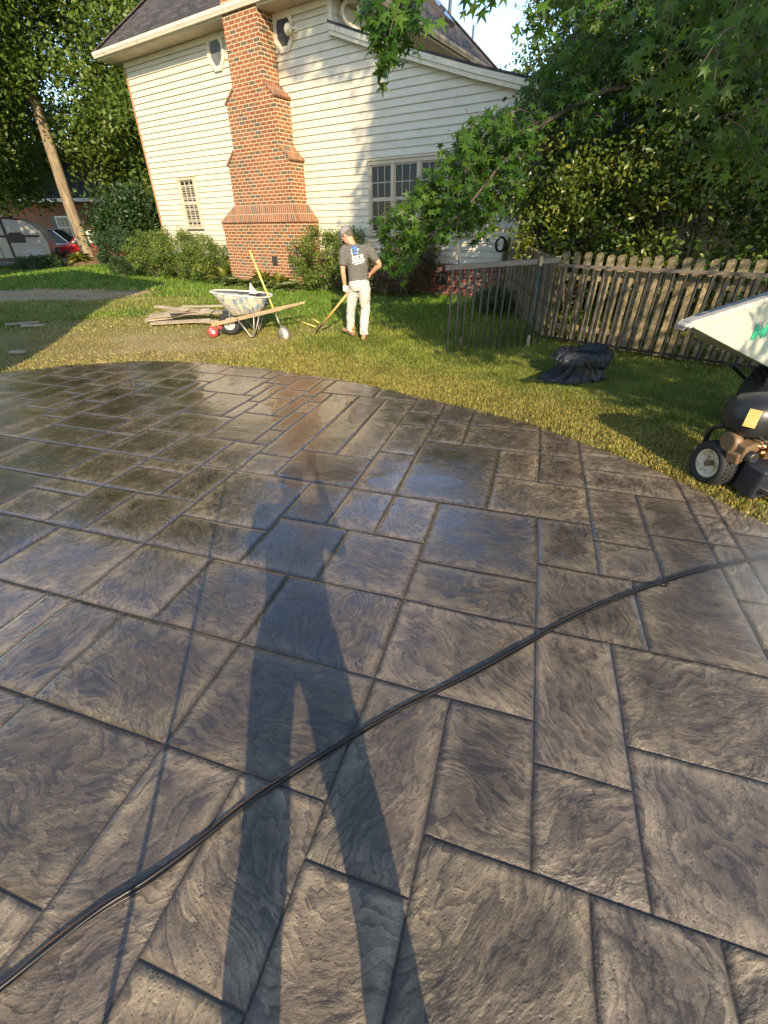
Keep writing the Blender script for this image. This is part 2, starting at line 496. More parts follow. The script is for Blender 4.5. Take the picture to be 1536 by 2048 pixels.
    for (cx, cy, rx, ry) in PUD:
        dx = t.math('DIVIDE', t.math('SUBTRACT', sx.outputs[0], cx), rx); dy = t.math('DIVIDE', t.math('SUBTRACT', sx.outputs[1], cy), ry)
        d = t.math('ADD', t.math('MULTIPLY', dx, dx), t.math('MULTIPLY', dy, dy))
        m = t.math('SUBTRACT', 1.0, d)
        pm = m if pm is None else t.math('MAXIMUM', pm, m)
    pm = t.math('ADD', pm, pn2)
    pm = t.math('SUBTRACT', pm, t.math('MULTIPLY', t.math('SUBTRACT', lay, .5), 1.1))
    pud = t.ramp(t.math('ADD', t.math('MULTIPLY', pm, .5), .5), [(.50, 0.0), (.60, 1.0)])
    mr = t.n('MapRange', interpolation_type='SMOOTHSTEP'); t.l(sx.outputs[1], mr.inputs[0])
    mr.inputs[1].default_value = -.3; mr.inputs[2].default_value = 2.6
    wet = t.math('ADD', t.math('MULTIPLY', mr.outputs[0], 1.02), t.math('MULTIPLY', t.math('SUBTRACT', big, .5), .9), clamp=True)
    mrx = t.n('MapRange', interpolation_type='SMOOTHSTEP'); t.l(sx.outputs[0], mrx.inputs[0])
    mrx.inputs[1].default_value = .9; mrx.inputs[2].default_value = 2.2
    wet = t.math('MULTIPLY', wet, t.math('SUBTRACT', 1.0, t.math('MULTIPLY', mrx.outputs[0], .75)))
    wet = t.math('SUBTRACT', wet, t.math('MULTIPLY', t.math('SUBTRACT', lay, .50), .40), clamp=True)
    wet = t.math('MAXIMUM', wet, pud)
    col = t.mix(t.math('MULTIPLY', wet, .75), col, t.mix(1.0, col, (.56, .53, .50), 'MULTIPLY'))
    t.base(col)
    ro = t.math('SUBTRACT', .44, t.math('MULTIPLY', wet, .24))
    ro = t.math('ADD', ro, t.math('MULTIPLY', t.math('SUBTRACT', n3, .5), .12))
    ro = t.math('MAXIMUM', t.math('MULTIPLY', ro, t.math('SUBTRACT', 1.0, t.math('MULTIPLY', pud, .95))), .025)
    t.rough(ro)
    t.b.inputs['IOR'].default_value = 1.5
    hb = t.math('ADD', t.math('MULTIPLY', lay, .6), t.math('ADD', t.math('MULTIPLY', h, .9), t.math('MULTIPLY', n4, .10)))
    hb = t.math('ADD', hb, t.math('MULTIPLY', fr_, t.math('MULTIPLY', gm, .55)))
    hb = t.math('SUBTRACT', hb, t.math('MULTIPLY', pitm, .25))
    hb = t.math('MULTIPLY', hb, t.math('SUBTRACT', 1.0, t.math('MULTIPLY', pud, .93)))
    # clear water film on top: its own, much calmer surface
    cb = t.n('Bump'); cb.inputs['Strength'].default_value = .30; cb.inputs['Distance'].default_value = .006
    t.l(t.math('ADD', t.math('MULTIPLY', h, .8), t.math('MULTIPLY', lay, .35)), cb.inputs['Height']); t.l(cb.outputs[0], t.b.inputs['Coat Normal'])
    t.l(t.math('MULTIPLY', wet, t.ramp(t.math('ADD', t.math('MULTIPLY', n3, .5), t.math('MULTIPLY', g1, .5)), [(.42, .95), (.56, .42)])), t.b.inputs['Coat Weight']); t.b.inputs['Coat Roughness'].default_value = .07; t.b.inputs['Coat IOR'].default_value = 1.75
    bn = t.bump(hb, .75, .010)
    t.l(t.math('MULTIPLY', .68, t.math('SUBTRACT', 1.0, t.math('MULTIPLY', wet, .93))), bn.inputs['Strength'])
    return t.m
M_slab = slab_mat()
M_slabside = mat('slab_side', (.12, .105, .09), .8, scale=14, bump=.3)
build_slab()

# ---- lawn: colour field shared by the soil sheet and the blades
def lawn_masks(x, y):
    n = fbm(x * .9 + 3, y * .9 + 8, 5); n2 = fbm(x * 3.1, y * 3.1 + 40, 4)
    ell = lambda cx, cy, rx, ry: 1 - np.sqrt(((x - cx) / rx) ** 2 + ((y - cy) / ry) ** 2)
    dirt = sstep(.0, .30, ell(-9.6, 12.7, 4.2, 1.6) + (n - .5) * .9)
    dirt = np.maximum(dirt, .45 * sstep(.2, .9, ell(-3.9, 7.9, 1.9, 1.0) + (n2 - .5) * 2.6))
    straw = sstep(-.15, .35, ell(-4.6, 8.3, 3.2, 1.9) + (n - .5) * 1.3)
    straw = np.maximum(straw, .55 * sstep(-.1, .4, ell(-7.2, 11.0, 3.0, 1.9) + (n - .5) * 1.2))
    # worn rim along the slab edge on the right
    E = np.array(EDGE[3:16]); d = np.full(np.shape(x), 9.0)
    for a, b in zip(E[:-1], E[1:]):
        ab = b - a; tt = np.clip(((x - a[0]) * ab[0] + (y - a[1]) * ab[1]) / (ab @ ab), 0, 1)
        d = np.minimum(d, np.hypot(x - a[0] - tt * ab[0], y - a[1] - tt * ab[1]))
    rim = sstep(1.7, .2, d + (n - .5) * 1.2)
    lush = sstep(8.2, 10.5, y + (n - .5) * 2.0)
    return dirt, straw, rim, lush, n, n2
def lawn_col(x, y):
    dirt, straw, rim, lush, n, n2 = lawn_masks(x, y)
    C = np.empty(np.shape(x) + (3,)); C[:] = (.120, .155, .026)
    def mx(f, c):
        nonlocal C
        C = C * (1 - f[..., None]) + np.array(c) * f[..., None]
    mx(sstep(.35, .7, n2), (.165, .190, .032))
    mx(rim * .85, (.225, .195, .050))
    stripe = .5 + .5 * np.sin((x * .45 + y * .9) * 6.2)
    mx(lush * .95, (.085, .165, .018)); mx(lush * stripe * .45, (.130, .205, .026))
    mx(straw * .75, (.300, .235, .100)); mx(straw * sstep(.45, .7, n2) * .7, (.17, .175, .045))
    mx(dirt * .85, (.42, .30, .19))
    C *= (1.02 + .72 * n2)[..., None]
    return np.clip(C, 0, 1)
def lawn_mat():
    t = NT('lawn_soil'); c = t.n('Attribute', attribute_name='col').outputs['Color']
    P = t.pos(); n = t.noise(P, 35, 8, .7)
    t.base(t.mix(1.0, c, t.ramp(n, [(.3, .35), (.7, 1.25)]), 'MULTIPLY')); t.rough(.95); t.b.inputs['Specular IOR Level'].default_value = .1
    t.bump(n, .9, .03); return t.m
M_soil = lawn_mat()
def build_lawn():
    xs = np.concatenate([np.linspace(-400, -30, 24), np.linspace(-29, -12, 40), np.linspace(-11.8, 8, 130), np.linspace(9, 60, 30), np.linspace(80, 400, 10)])
    ys = np.concatenate([np.linspace(-300, -8, 16), np.linspace(-7, 1, 20), np.linspace(1.2, 22, 140), np.linspace(23, 60, 40), np.linspace(70, 700, 16)])
    X, Y = np.meshgrid(xs, ys, indexing='ij')
    Z = ground(X, Y) + (fbm(X * 1.5, Y * 1.5, 3) - .5) * .03 - .01
    dip = in_poly(X, Y, EDGE); Z = np.where(dip, -.12, Z)
    idx = np.arange(X.size).reshape(X.shape)
    F = np.stack([idx[:-1, :-1], idx[1:, :-1], idx[1:, 1:], idx[:-1, 1:]], -1).reshape(-1, 4)
    o = fast_mesh('lawn_ground', np.stack([X.ravel(), Y.ravel(), Z.ravel()], 1), F, M_soil, smooth=True, cols=lawn_col(X, Y).reshape(-1, 3) * .8)
    tag(o, kind='structure')
build_lawn()

def house_clear(x, y, pad=.05):
    lx = (x - HO[0]) * HR[0] + (y - HO[1]) * HR[1]; ly = (x - HO[0]) * HB[0] + (y - HO[1]) * HB[1]
    return ~((ly > -pad) & (lx > -12.6) & (lx < .3))
def grass_mat():
    t = NT('grass_blades'); c = t.n('Attribute', attribute_name='col').outputs['Color']
    t.base(c); t.rough(.5); t.b.inputs['Specular IOR Level'].default_value = .35
    tr = t.n('BsdfTranslucent'); t.l(t.mix(.4, c, (.25, .27, .03)), tr.inputs[0]); mx = t.n('MixShader'); mx.inputs[0].default_value = .35
    t.l(t.b.outputs[0], mx.inputs[1]); t.l(tr.outputs[0], mx.inputs[2]); t.l(mx.outputs[0], t.out.inputs[0]); return t.m
M_grass = grass_mat()
def build_grass():
    r = np.random.default_rng(21)
    PX, PY, PH, PW = [], [], [], []
    for (x0, x1, y0, y1, den, h, wd) in ((-1.2, 4.2, 1.2, 6.5, 6500, .040, .0038), (-6.5, 5.5, 6.0, 8.6, 3000, .045, .0055), (-9.5, 4.0, 8.6, 12.0, 1300, .052, .009), (-16, 2.8, 12, 18.5, 420, .062, .016), (-26, -6, 18.5, 27, 130, .08, .03), (4.2, 7, 1.2, 6, 900, .05, .007)):
        n = int((x1 - x0) * (y1 - y0) * den)
        x = r.uniform(x0, x1, n); y = r.uniform(y0, y1, n)
        vis = np.abs(x) < .95 * (.836 * y + .95) + .8
        k = vis & house_clear(x, y) & ~in_poly(x + r.normal(0, .035, n), y + r.normal(0, .035, n), EDGE)
        x, y = x[k], y[k]
        dirt, straw, rim, lush, nn, n2 = lawn_masks(x, y)
        kp = r.random(len(x)) > np.clip(dirt * 1.05 + straw * .45 + .25 * sstep(.45, .2, n2), 0, .97)
        x, y = x[kp], y[kp]
        hh = h * (.45 + .5 * r.random(len(x)) + .75 * n2[kp]) * (1 - .4 * straw[kp] - .5 * dirt[kp]) * (1 + .35 * lush[kp])
        PX.append(x); PY.append(y); PH.append(hh); PW.append(np.full(len(x), wd) * (1 + .9 * rim[kp]))
    x = np.concatenate(PX); y = np.concatenate(PY); h = np.concatenate(PH); wd = np.concatenate(PW)
    n = len(x); bl = r.random(n) < .10; wd[bl] *= 3.2; h[bl] *= .75
    a = r.uniform(0, 2 * np.pi, n); ln = r.uniform(.2, 1.1, n)
    z = ground(x, y) - .006
    dx, dy = np.cos(a), np.sin(a); px, py = -dy, dx
    V = np.empty((n, 5, 3))
    V[:, 0] = np.stack([x - px * wd * .5, y - py * wd * .5, z], 1); V[:, 1] = np.stack([x + px * wd * .5, y + py * wd * .5, z], 1)
    m = np.stack([x + dx * h * ln * .3, y + dy * h * ln * .3, z + h * .62], 1)
    V[:, 2] = m + np.stack([px, py, 0 * px], 1) * (wd * .45)[:, None]; V[:, 3] = m - np.stack([px, py, 0 * px], 1) * (wd * .45)[:, None]
    V[:, 4] = np.stack([x + dx * h * ln, y + dy * h * ln, z + h * (1 - .25 * ln)], 1)
    b = (np.arange(n) * 5)[:, None]
    F = np.concatenate([b + np.array([0, 1, 2]), b + np.array([0, 2, 3]), b + np.array([3, 2, 4])], 0)
    c = lawn_col(x, y) * r.uniform(.6, 1.5, n)[:, None] * np.stack([r.uniform(.8, 1.3, n), np.ones(n), r.uniform(.7, 1.2, n)], 1)
    dead = r.random(n) < .10; c[dead] = np.array([.26, .20, .09]) * r.uniform(.7, 1.2, dead.sum())[:, None]
    o = fast_mesh('grass', V.reshape(-1, 3), F, M_grass, cols=np.repeat(c, 5, 0))
    tag(o, kind='stuff', label='mown green and straw coloured lawn grass', cat='grass')
build_grass()

# ---- asphalt drive under the trailer and cars
mb = MB()
M_drive = mat('drive_asphalt', (.075, .075, .08), .85, scale=4, bump=.4, bscale=90)
xs = np.linspace(-60, -17.5, 30)
for i in range(len(xs) - 1):
    a, b = xs[i], xs[i + 1]
    mb.add([(a, 24.2, gz(a, 24.2) + .035), (b, 24.2, gz(b, 24.2) + .035), (b, 36, gz(b, 36) + .035), (a, 36, gz(a, 36) + .035)], [(0, 1, 2, 3)])
tag(mb.build('driveway', M_drive), kind='structure')
# ================================================================== HOUSE
house = empty('house', (HO[0], HO[1], 0), HANG, 'cream lap sided house with brown hip roof and stepped brick chimney', 'house')
M_siding = None
def siding_mat():
    t = NT('vinyl_siding'); v = t.obj()
    n = t.noise(t.scalev(v, (1.2, 1.2, 4)), 1.4, 6, .6); g = t.noise(t.scalev(v, (1, 1, 26)), 5, 4, .6)
    c = t.ramp(n, [(.3, (.560, .500, .375)), (.7, (.620, .560, .430))])
    d = t.noise(t.scalev(v, (2, 2, 1.2)), 2.6, 8, .7)
    c = t.mix(t.ramp(d, [(.50, 0.0), (.74, .40)]), c, (.36, .34, .25))
    t.base(c); t.rough(.48); t.bump(g, .12, .004); return t.m
M_siding = siding_mat()
M_trim = mat('cream_trim', (.64, .56, .42), .5, var=.08, scale=3, dirt=(.36, .31, .23), dirt_amt=.25)
M_trimtan = mat('tan_window_trim', (.50, .41, .29), .5, var=.08, scale=4)
M_white = mat('white_paint', (.78, .76, .70), .4, var=.05)
M_glass = glass_mat('window_glass', (.012, .014, .016), .62)
M_glass.node_tree.nodes['Principled BSDF'].inputs['Specular IOR Level'].default_value = .35
M_sky_glass = glass_mat('skylight_glass', (.03, .04, .05), .9)
M_shglass = glass_mat('clear_glass', (.03, .03, .03), .22)
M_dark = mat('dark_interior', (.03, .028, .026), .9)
M_copper = mat('copper_corner', (.40, .20, .10), .6, var=.2)

def brick_mat(name, bw, rh, c1, c2, mort, msize=.011, flip=False, dark=(.13, .10, .075)):
    t = NT(name); v = t.obj(); s = t.n('SeparateXYZ'); t.l(v, s.inputs[0])
    c = t.n('CombineXYZ'); u = t.math('ADD', s.outputs[0], s.outputs[1])
    t.l(u, c.inputs[0]); t.l(s.outputs[2], c.inputs[1])
    b = t.n('TexBrick', offset=.5); t.l(c.outputs[0], b.inputs['Vector'])
    b.inputs['Scale'].default_value = 1.0; b.inputs['Mortar Size'].default_value = msize / 2; b.inputs['Mortar Smooth'].default_value = .2
    b.inputs['Brick Width'].default_value = bw; b.inputs['Row Height'].default_value = rh; b.inputs['Bias'].default_value = 0
    b.inputs['Color1'].default_value = (0, 0, 0, 1); b.inputs['Color2'].default_value = (1, 1, 1, 1); b.inputs['Mortar'].default_value = (.5, .5, .5, 1)
    # the same bricks again give a random number per brick
    col = t.ramp(b.outputs['Color'], [(0.0, c1), (.45, c2), (.72, tuple(x * .82 for x in c1)), (.9, dark), (1.0, dark)])
    n = t.noise(v, 28, 6, .7); col = t.mix(.7, col, t.mix(1.0, col, t.ramp(n, [(.3, .6), (.7, 1.3)]), 'MULTIPLY'))
    big = t.noise(v, 1.3, 5, .6); col = t.mix(1.0, col, t.ramp(big, [(.3, .82), (.7, 1.12)]), 'MULTIPLY')
    mc = t.mix(t.noise(v, 9, 4), tuple(x * .75 for x in mort), mort)
    col = t.mix(b.outputs['Fac'], col, mc); t.base(col); t.rough(.9); t.b.inputs['Specular IOR Level'].default_value = .15
    h = t.math('ADD', t.math('SUBTRACT', 1.0, b.outputs['Fac']), t.math('MULTIPLY', n, .35)); t.bump(h, .8, .010); return t.m
M_brick = brick_mat('chimney_brick', .2135, .0765, (.310, .125, .062), (.250, .090, .046), (.66, .56, .34), .016)
M_brickcap = brick_mat('rowlock_brick', .075, .25, (.31, .13, .07), (.25, .10, .05), (.54, .45, .29), .013)
M_found = brick_mat('foundation_brick', .2135, .0765, (.235, .075, .050), (.19, .058, .04), (.36, .29, .22), .012)

def lap(mb, xl, xr, z0, z1, top=None, d0=.030, d1=.004, H=.141, y=0.0):
    """lap siding courses from z0 up; xr may be cut by the sloping line top(z) -> x"""
    z = z0
    while z < z1 - .001:
        zt = min(z + H, z1)
        a = xr if top is None else min(xr, top(z)); b = xr if top is None else min(xr, top(zt))
        if a - xl > .02:
            b = max(b, xl + .01)
            mb.add([(xl, y - d0, z), (a, y - d0, z), (b, y - d1, zt), (xl, y - d1, zt)], [(0, 1, 2, 3)])
            mb.add([(xl, y - d0, z), (a, y - d0, z), (a, y - .002, z + .006), (xl, y - .002, z + .006)], [(3, 2, 1, 0)])
        z = zt
# lean-to roof line along the wall: (X, z) of the underside of the fascia
RL = [(-4.57, 5.22), (-3.33, 4.80), (-2.11, 4.42), (-1.0, 4.08), (-.1, 3.83), (.24, 3.745)]
def rl_z(x):
    for (a, za), (b, zb) in zip(RL[:-1], RL[1:]):
        if x <= b: return za + (zb - za) * (x - a) / (b - a)
    return RL[-1][1]
def rl_x(z):
    if z >= RL[0][1]: return -4.57
    for (a, za), (b, zb) in zip(RL[:-1], RL[1:]):
        if z >= zb: return a + (b - a) * (z - za) / (zb - za)
    return 9
SB = .94
mb = MB()
lap(mb, -12.5, -4.57, SB, 5.70)
lap(mb, -4.57, .2, SB, 5.24, rl_x)
# structural wall just behind the laps
mb.add([(-12.5, 0, .1), (.2, 0, .1), (.2, 0, 3.76), (-4.57, 0, 5.2), (-4.57, 0, 5.82), (-12.5, 0, 5.82)], [(0, 1, 2, 3, 4, 5)])
mb.build('siding_wall', M_siding, house)
mb = MB(); lapside = MB()
# right wall of the tall block above the lean-to, laps run along Y
z = 5.0
while z < 5.8:
    zt = min(z + .141, 5.82)
    lapside.add([(-4.57 + .018, 0, z), (-4.57 + .018, 8.3, z), (-4.57 + .004, 8.3, zt), (-4.57 + .004, 0, zt)], [(0, 1, 2, 3)])
    lapside.add([(-4.57 + .018, 0, z), (-4.57 + .018, 8.3, z), (-4.57, 8.3, z), (-4.57, 0, z)], [(3, 2, 1, 0)]); z = zt
lapside.add([(-4.57, 0, 3.6), (-4.57, 8.3, 3.6), (-4.57, 8.3, 5.82), (-4.57, 0, 5.82)], [(0, 1, 2, 3)])
z = SB
while z < 3.7:
    lapside.add([(.218, 0, z), (.218, 8.3, z), (.204, 8.3, z + .141), (.204, 0, z + .141)], [(0, 1, 2, 3)])
    lapside.add([(.218, 0, z), (.218, 8.3, z), (.2, 8.3, z), (.2, 0, z)], [(3, 2, 1, 0)]); z += .141
lapside.build('side_wall', M_siding, house)
mb.add([(-12.5, 8.3, .1), (.2, 8.3, .1), (.2, 8.3, 3.7), (-4.57, 8.3, 5.2), (-4.57, 8.3, 5.82), (-12.5, 8.3, 5.82)], [(0, 1, 2, 3, 4, 5)])
mb.add([(-12.5, 0, .1), (-12.5, 8.3, .1), (-12.5, 8.3, 5.82), (-12.5, 0, 5.82)], [(0, 1, 2, 3)])
mb.build('rear_wall', M_siding, house)
MB().box((-6.15, -.002, .50), (12.66, .06, .86)).box((.2, 4.1, .50), (.05, 8.3, .86)).build('foundation', M_found, house)
# corner boards
MB().box((.185, -.032, 2.36), (.11, .045, 2.82)).box((.222, .03, 2.36), (.03, .10, 2.82)).build('corner_board', M_trim, house, bevel=.004)
MB().box((-4.60, -.032, 5.52), (.09, .045, .60)).build('corner_board', M_trim, house, bevel=.004)
MB().box((-12.51, -.012, 3.30), (.07, .05, 4.85)).build('corner_board', M_copper, house)
# frieze, soffit, fascia, gutters
MB().box((-8.54, -.030, 5.755), (7.9, .042, .115)).build('frieze_board', M_trim, house, bevel=.004)
M_soffit = mat('soffit', (.52, .43, .30), .6, var=.15, scale=2.2)
s = MB()
s.box((-8.53, -.27, 5.835), (8.86, .50, .03)); s.box((-4.33, 4.1, 5.836), (.46, 8.3, .028)); s.box((-12.74, 4.1, 5.836), (.42, 8.3, .028)); s.box((-8.53, 8.55, 5.835), (8.86, .45, .03))
s.build('soffit', M_soffit, house)
def gutter_prof(o, d, h):   # ogee profile, o outwards
    return [(0, 0), (d * .72, 0), (d * .80, h * .2), (d, h * .55), (d, h), (0, h)]
g = MB()
pf = gutter_prof(0, .115, .125)
g.prism(pf, -13.0, -4.05, lambda u, v, h: (h, -.53 - u, 5.86 + v))
g.build('gutter', M_trim, house)
g = MB(); g.prism(pf, -.6, 8.85, lambda u, v, h: (-4.07 + u, h, 5.862 + v)); g.build('gutter', mat('brown_gutter', (.17, .145, .115), .5), house)  # right eave gutter, a darker brown than the front one
MB().box((-8.53, -.515, 5.93), (8.9, .03, .20)).box((-4.085, 4.1, 5.93), (.03, 9.2, .20)).box((-12.965, 4.1, 5.93), (.03, 9.2, .20)).build('fascia', M_trim, house)
def shingle_mat(name, c):
    t = NT(name); v = t.obj(); s = t.n('SeparateXYZ'); t.l(v, s.inputs[0]); c_ = t.n('CombineXYZ')
    g = t.n('NewGeometry'); sn = t.n('SeparateXYZ'); t.l(g.outputs['True Normal'], sn.inputs[0])
    # rows run across the slope whatever way it faces: use height for the row, plan distance for the column
    t.l(t.math('ADD', s.outputs[0], t.math('MULTIPLY', s.outputs[1], 1.0)), c_.inputs[0]); t.l(s.outputs[2], c_.inputs[1])
    b = t.n('TexBrick', offset=.37); t.l(c_.outputs[0], b.inputs['Vector']); b.inputs['Scale'].default_value = 1
    b.inputs['Brick Width'].default_value = .26; b.inputs['Row Height'].default_value = .095; b.inputs['Mortar Size'].default_value = .005
    b.inputs['Color1'].default_value = (0, 0, 0, 1); b.inputs['Color2'].default_value = (1, 1, 1, 1); b.inputs['Mortar'].default_value = (0, 0, 0, 1)
    col = t.ramp(b.outputs['Color'], [(0, tuple(x * .55 for x in c)), (.5, c), (1, tuple(x * 1.35 for x in c))])
    n = t.noise(v, 60, 5, .7); col = t.mix(1.0, col, t.ramp(n, [(.3, .6), (.7, 1.3)]), 'MULTIPLY')
    t.base(t.mix(t.math('MULTIPLY', b.outputs['Fac'], .8), col, (.012, .010, .009))); t.rough(.92)
    t.bump(t.math('SUBTRACT', t.math('ADD', b.outputs['Color'], n), t.math('MULTIPLY', b.outputs['Fac'], 1.5)), .7, .012); return t.m
M_shing = shingle_mat('brown_shingles', (.058, .050, .047))
E = dict(x0=-13.0, x1=-4.05, y0=-.56, y1=8.86, z=5.99)
cx, k = (E['x0'] + E['x1']) / 2, (E['x1'] - E['x0']) / 2
pk = E['z'] + .92 * k
rf = MB()
A, B_, C_, D_ = (E['x0'], E['y0'], E['z']), (E['x1'], E['y0'], E['z']), (E['x1'], E['y1'], E['z']), (E['x0'], E['y1'], E['z'])
r1, r2 = (cx, E['y0'] + k, pk), (cx, E['y1'] - k, pk)
rf.add([A, B_, C_, D_, r1, r2], [(0, 1, 4), (1, 2, 5, 4), (2, 3, 5), (3, 0, 4, 5)])
rf.add([tuple(np.array(p) - (0, 0, .05)) for p in (A, B_, C_, D_)], [(3, 2, 1, 0)])
for p, q in ((A, B_), (B_, C_), (C_, D_), (D_, A)):
    rf.add([p, q, tuple(np.array(q) - (0, 0, .05)), tuple(np.array(p) - (0, 0, .05))], [(0, 1, 2, 3)])
roof = rf.build('roof', M_shing, house)
cp = MB()
for p, q in ((A, r1), (B_, r1), (C_, r2), (D_, r2), (r1, r2)): cp.bar(np.array(p) + (0, 0, .012), np.array(q) + (0, 0, .012), .20, .03)
cp.build('hip_cap', M_shing, roof)
def on_slope(Y, s): return Vector((E['x1'] - s, Y, E['z'] + .92 * s))     # right hand slope
sk = MB(); sl_ = on_slope(6.1, .85); se = on_slope(6.1, 1.7); nrm = Vector((.92, 0, 1)).normalized()
sk.bar(sl_ + nrm * .06, se + nrm * .06, .62, .12, up=nrm); sky_ = sk.build('skylight', mat('skylight_frame', (.06, .05, .045), .5), roof, bevel=.01)
MB().bar(sl_ + nrm * .125 + Vector((-.03, 0, .028)), se + nrm * .125 - Vector((-.03, 0, .028)), .52, .02, up=nrm).build('glazing', M_sky_glass, sky_)
vp = on_slope(7.7, 1.66)
v_ = MB().tube([vp, vp + Vector((0, 0, .42))], .055, 12).tube([vp + Vector((0, 0, .40)), vp + Vector((0, 0, .54))], .095, 12).build('vent_pipe', mat('vent_pipe', (.05, .05, .055), .5), roof, smooth=False)
vp2 = on_slope(8.2, 1.0)
MB().tube([vp2, vp2 + Vector((0, 0, .36))], .035, 10).build('vent_pipe', bpy.data.materials['vent_pipe'], roof)
MB().box(vp2 + nrm * .02, (.28, .22, .015), (0, math.atan(.92), 0)).build('flashing', M_white, roof)
# lean-to roof with rake board
lr = MB()
n = len(RL)
top = [(x, z + .17) for x, z in RL]
for i in range(n - 1):
    (xa, za), (xb, zb) = top[i], top[i + 1]
    lr.add([(xa, -.20, za), (xb, -.20, zb), (xb, 8.5, zb), (xa, 8.5, za), (xa, -.20, za + .045), (xb, -.20, zb + .045), (xb, 8.5, zb + .045), (xa, 8.5, za + .045)],
           [(0, 1, 5, 4), (4, 5, 6, 7), (3, 2, 1, 0), (2, 3, 7, 6), (1, 2, 6, 5), (0, 4, 7, 3)])
lroof = lr.build('lean_to_roof', M_shing, house)
rk = MB()
for i in range(n - 1):
    (xa, za), (xb, zb) = RL[i], RL[i + 1]
    for (y0_, y1_, lo, hi) in ((-.165, -.02, .0, .165), (-.195, -.1655, .075, .168)):
        rk.add([(xa, y0_, za + lo), (xb, y0_, zb + lo), (xb, y1_, zb + lo), (xa, y1_, za + lo), (xa, y0_, za + hi), (xb, y0_, zb + hi), (xb, y1_, zb + hi), (xa, y1_, za + hi)],
               [(0, 1, 5, 4), (4, 5, 6, 7), (3, 2, 1, 0), (2, 3, 7, 6)])
rk.build('rake_board', M_trim, lroof)
MB().prism(pf, -.2, 8.5, lambda u, v, h: (.25 + u, h, 3.75 + v)).build('gutter', M_trim, lroof)
# curved downspout elbow behind the corner
dsp = [(-4.32, .5, 5.84), (-4.42, .32, 5.80), (-4.47, .22, 5.70), (-4.47, .22, 5.58), (-4.45, .30, 5.48), (-4.40, .50, 5.44), (-4.30, 1.2, 5.40), (-4.1, 2.4, 5.32), (-3.9, 3.4, 5.24)]
MB().tube(dsp, .045, 10).build('downspout', M_trim, house, smooth=True)

# ---- windows
def window(X, z0, z1, wd, units, cols, rows, shutters=False, split=.5, y=0.0):
    y -= .016
    """X = left edge; a frame with sashes, panes and muntins, proud of the siding"""
    fr = MB(); t = .075; W = wd * units
    fr.box((X + W / 2, y - .045, z1 - t / 2), (W, .055, t)); fr.box((X + W / 2, y - .05, z0 + t * .5), (W + .04, .075, t))
    fr.box((X + W / 2, y - .055, z1 + .012), (W + .05, .08, .024))
    for i in range(units + 1):
        x = X + i * wd; x = X + t / 2 if i == 0 else (X + W - t / 2 if i == units else x)
        fr.box((x, y - .040, (z0 + z1) / 2), (t if i in (0, units) else t * 1.15, .052, z1 - z0 - 2 * t - .002))
    f = fr.build('window', M_trimtan, house, bevel=.004)
    for i in range(units):
        a, b = X + i * wd + t * (.98 if i == 0 else .6), X + (i + 1) * wd - t * (.98 if i == units - 1 else .6)
        zm = z0 + t + (z1 - z0 - 2 * t) * split
        MB().box(((a + b) / 2, y - .0255, (z0 + z1) / 2), (b - a, .004, z1 - z0 - 2 * t)).build('pane', M_shglass if shutters else M_glass, f)
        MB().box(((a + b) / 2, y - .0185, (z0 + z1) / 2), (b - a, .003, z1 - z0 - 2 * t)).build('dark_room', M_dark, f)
        mu = MB(); s_ = .028
        mu.box(((a + b) / 2, y - .034, zm), (b - a, .012, .045))
        for zz0, zz1 in ((z0 + t, zm), (zm, z1 - t)):
            for e in (a + s_ / 2, b - s_ / 2): mu.box((e, y - .033, (zz0 + zz1) / 2), (s_, .010, zz1 - zz0))
            mu.box(((a + b) / 2, y - .0328, zz0 + s_ / 2 + .02), (b - a, .010, s_)); mu.box(((a + b) / 2, y - .0328, zz1 - s_ / 2), (b - a, .010, s_))
            for c in range(1, cols): mu.box((a + (b - a) * c / cols, y - .0326, (zz0 + zz1) / 2), (.016, .008, zz1 - zz0))
            for r in range(1, rows): mu.box(((a + b) / 2, y - .0322, zz0 + (zz1 - zz0) * r / rows), (b - a, .008, .016))
        mu.build('muntins', M_trimtan, f)
        if shutters:
            for c in range(3):
                sh = MB(); xa = a + (b - a) * c / 3 + .015; xb = a + (b - a) * (c + 1) / 3 - .015
                zz = z0 + t + .12
                while zz < z1 - t - .08:
                    if abs(zz - zm) > .04: sh.box(((xa + xb) / 2, y - .0225, zz), (xb - xa - .03, .003, .030), (.2, 0, 0))
                    zz += .060
                for e in (xa, xb): sh.box((e, y - .0226, (z0 + z1) / 2), (.022, .003, z1 - z0 - 2 * t))
                sh.build('shutter', mat('shutter_white', (.62, .57, .46), .5) if 'shutter_white' not in bpy.data.materials else bpy.data.materials['shutter_white'], f)
    return f
window(-11.08, 1.67, 3.03, .83, 1, 3, 4, shutters=True)
window(-3.66, 1.49, 2.99, .705, 4, 3, 2)
def octagon(X, z, rx, rz, pane):
    pts = lambda s, dx=0: [(X + rx * s * math.cos(R_(22.5 + 45 * i)) / math.cos(R_(22.5)), z + (rz - rx + rx * s) * math.sin(R_(22.5 + 45 * i)) / math.cos(R_(22.5))) for i in range(8)]
    o = MB(); P0, P1, P2 = pts(1.0), pts(.80), pts(.66); n = 8
    L = [[(u, -.01, v) for u, v in P0], [(u, -.065, v) for u, v in P0], [(u, -.065, v) for u, v in P1], [(u, -.045, v) for u, v in P1], [(u, -.045, v) for u, v in P2], [(u, -.030, v) for u, v in P2]]
    o.loft(L, cap=False); f = o.build('octagon_window', M_trim, house)
    MB().add([(u, -.0375, v) for u, v in P2], [tuple(range(8))]).build('pane', pane, f)
    MB().add([(u, -.0325, v) for u, v in P2], [tuple(range(8))]).build('blind', mat('window_blind', (.36, .36, .36), .8), f)
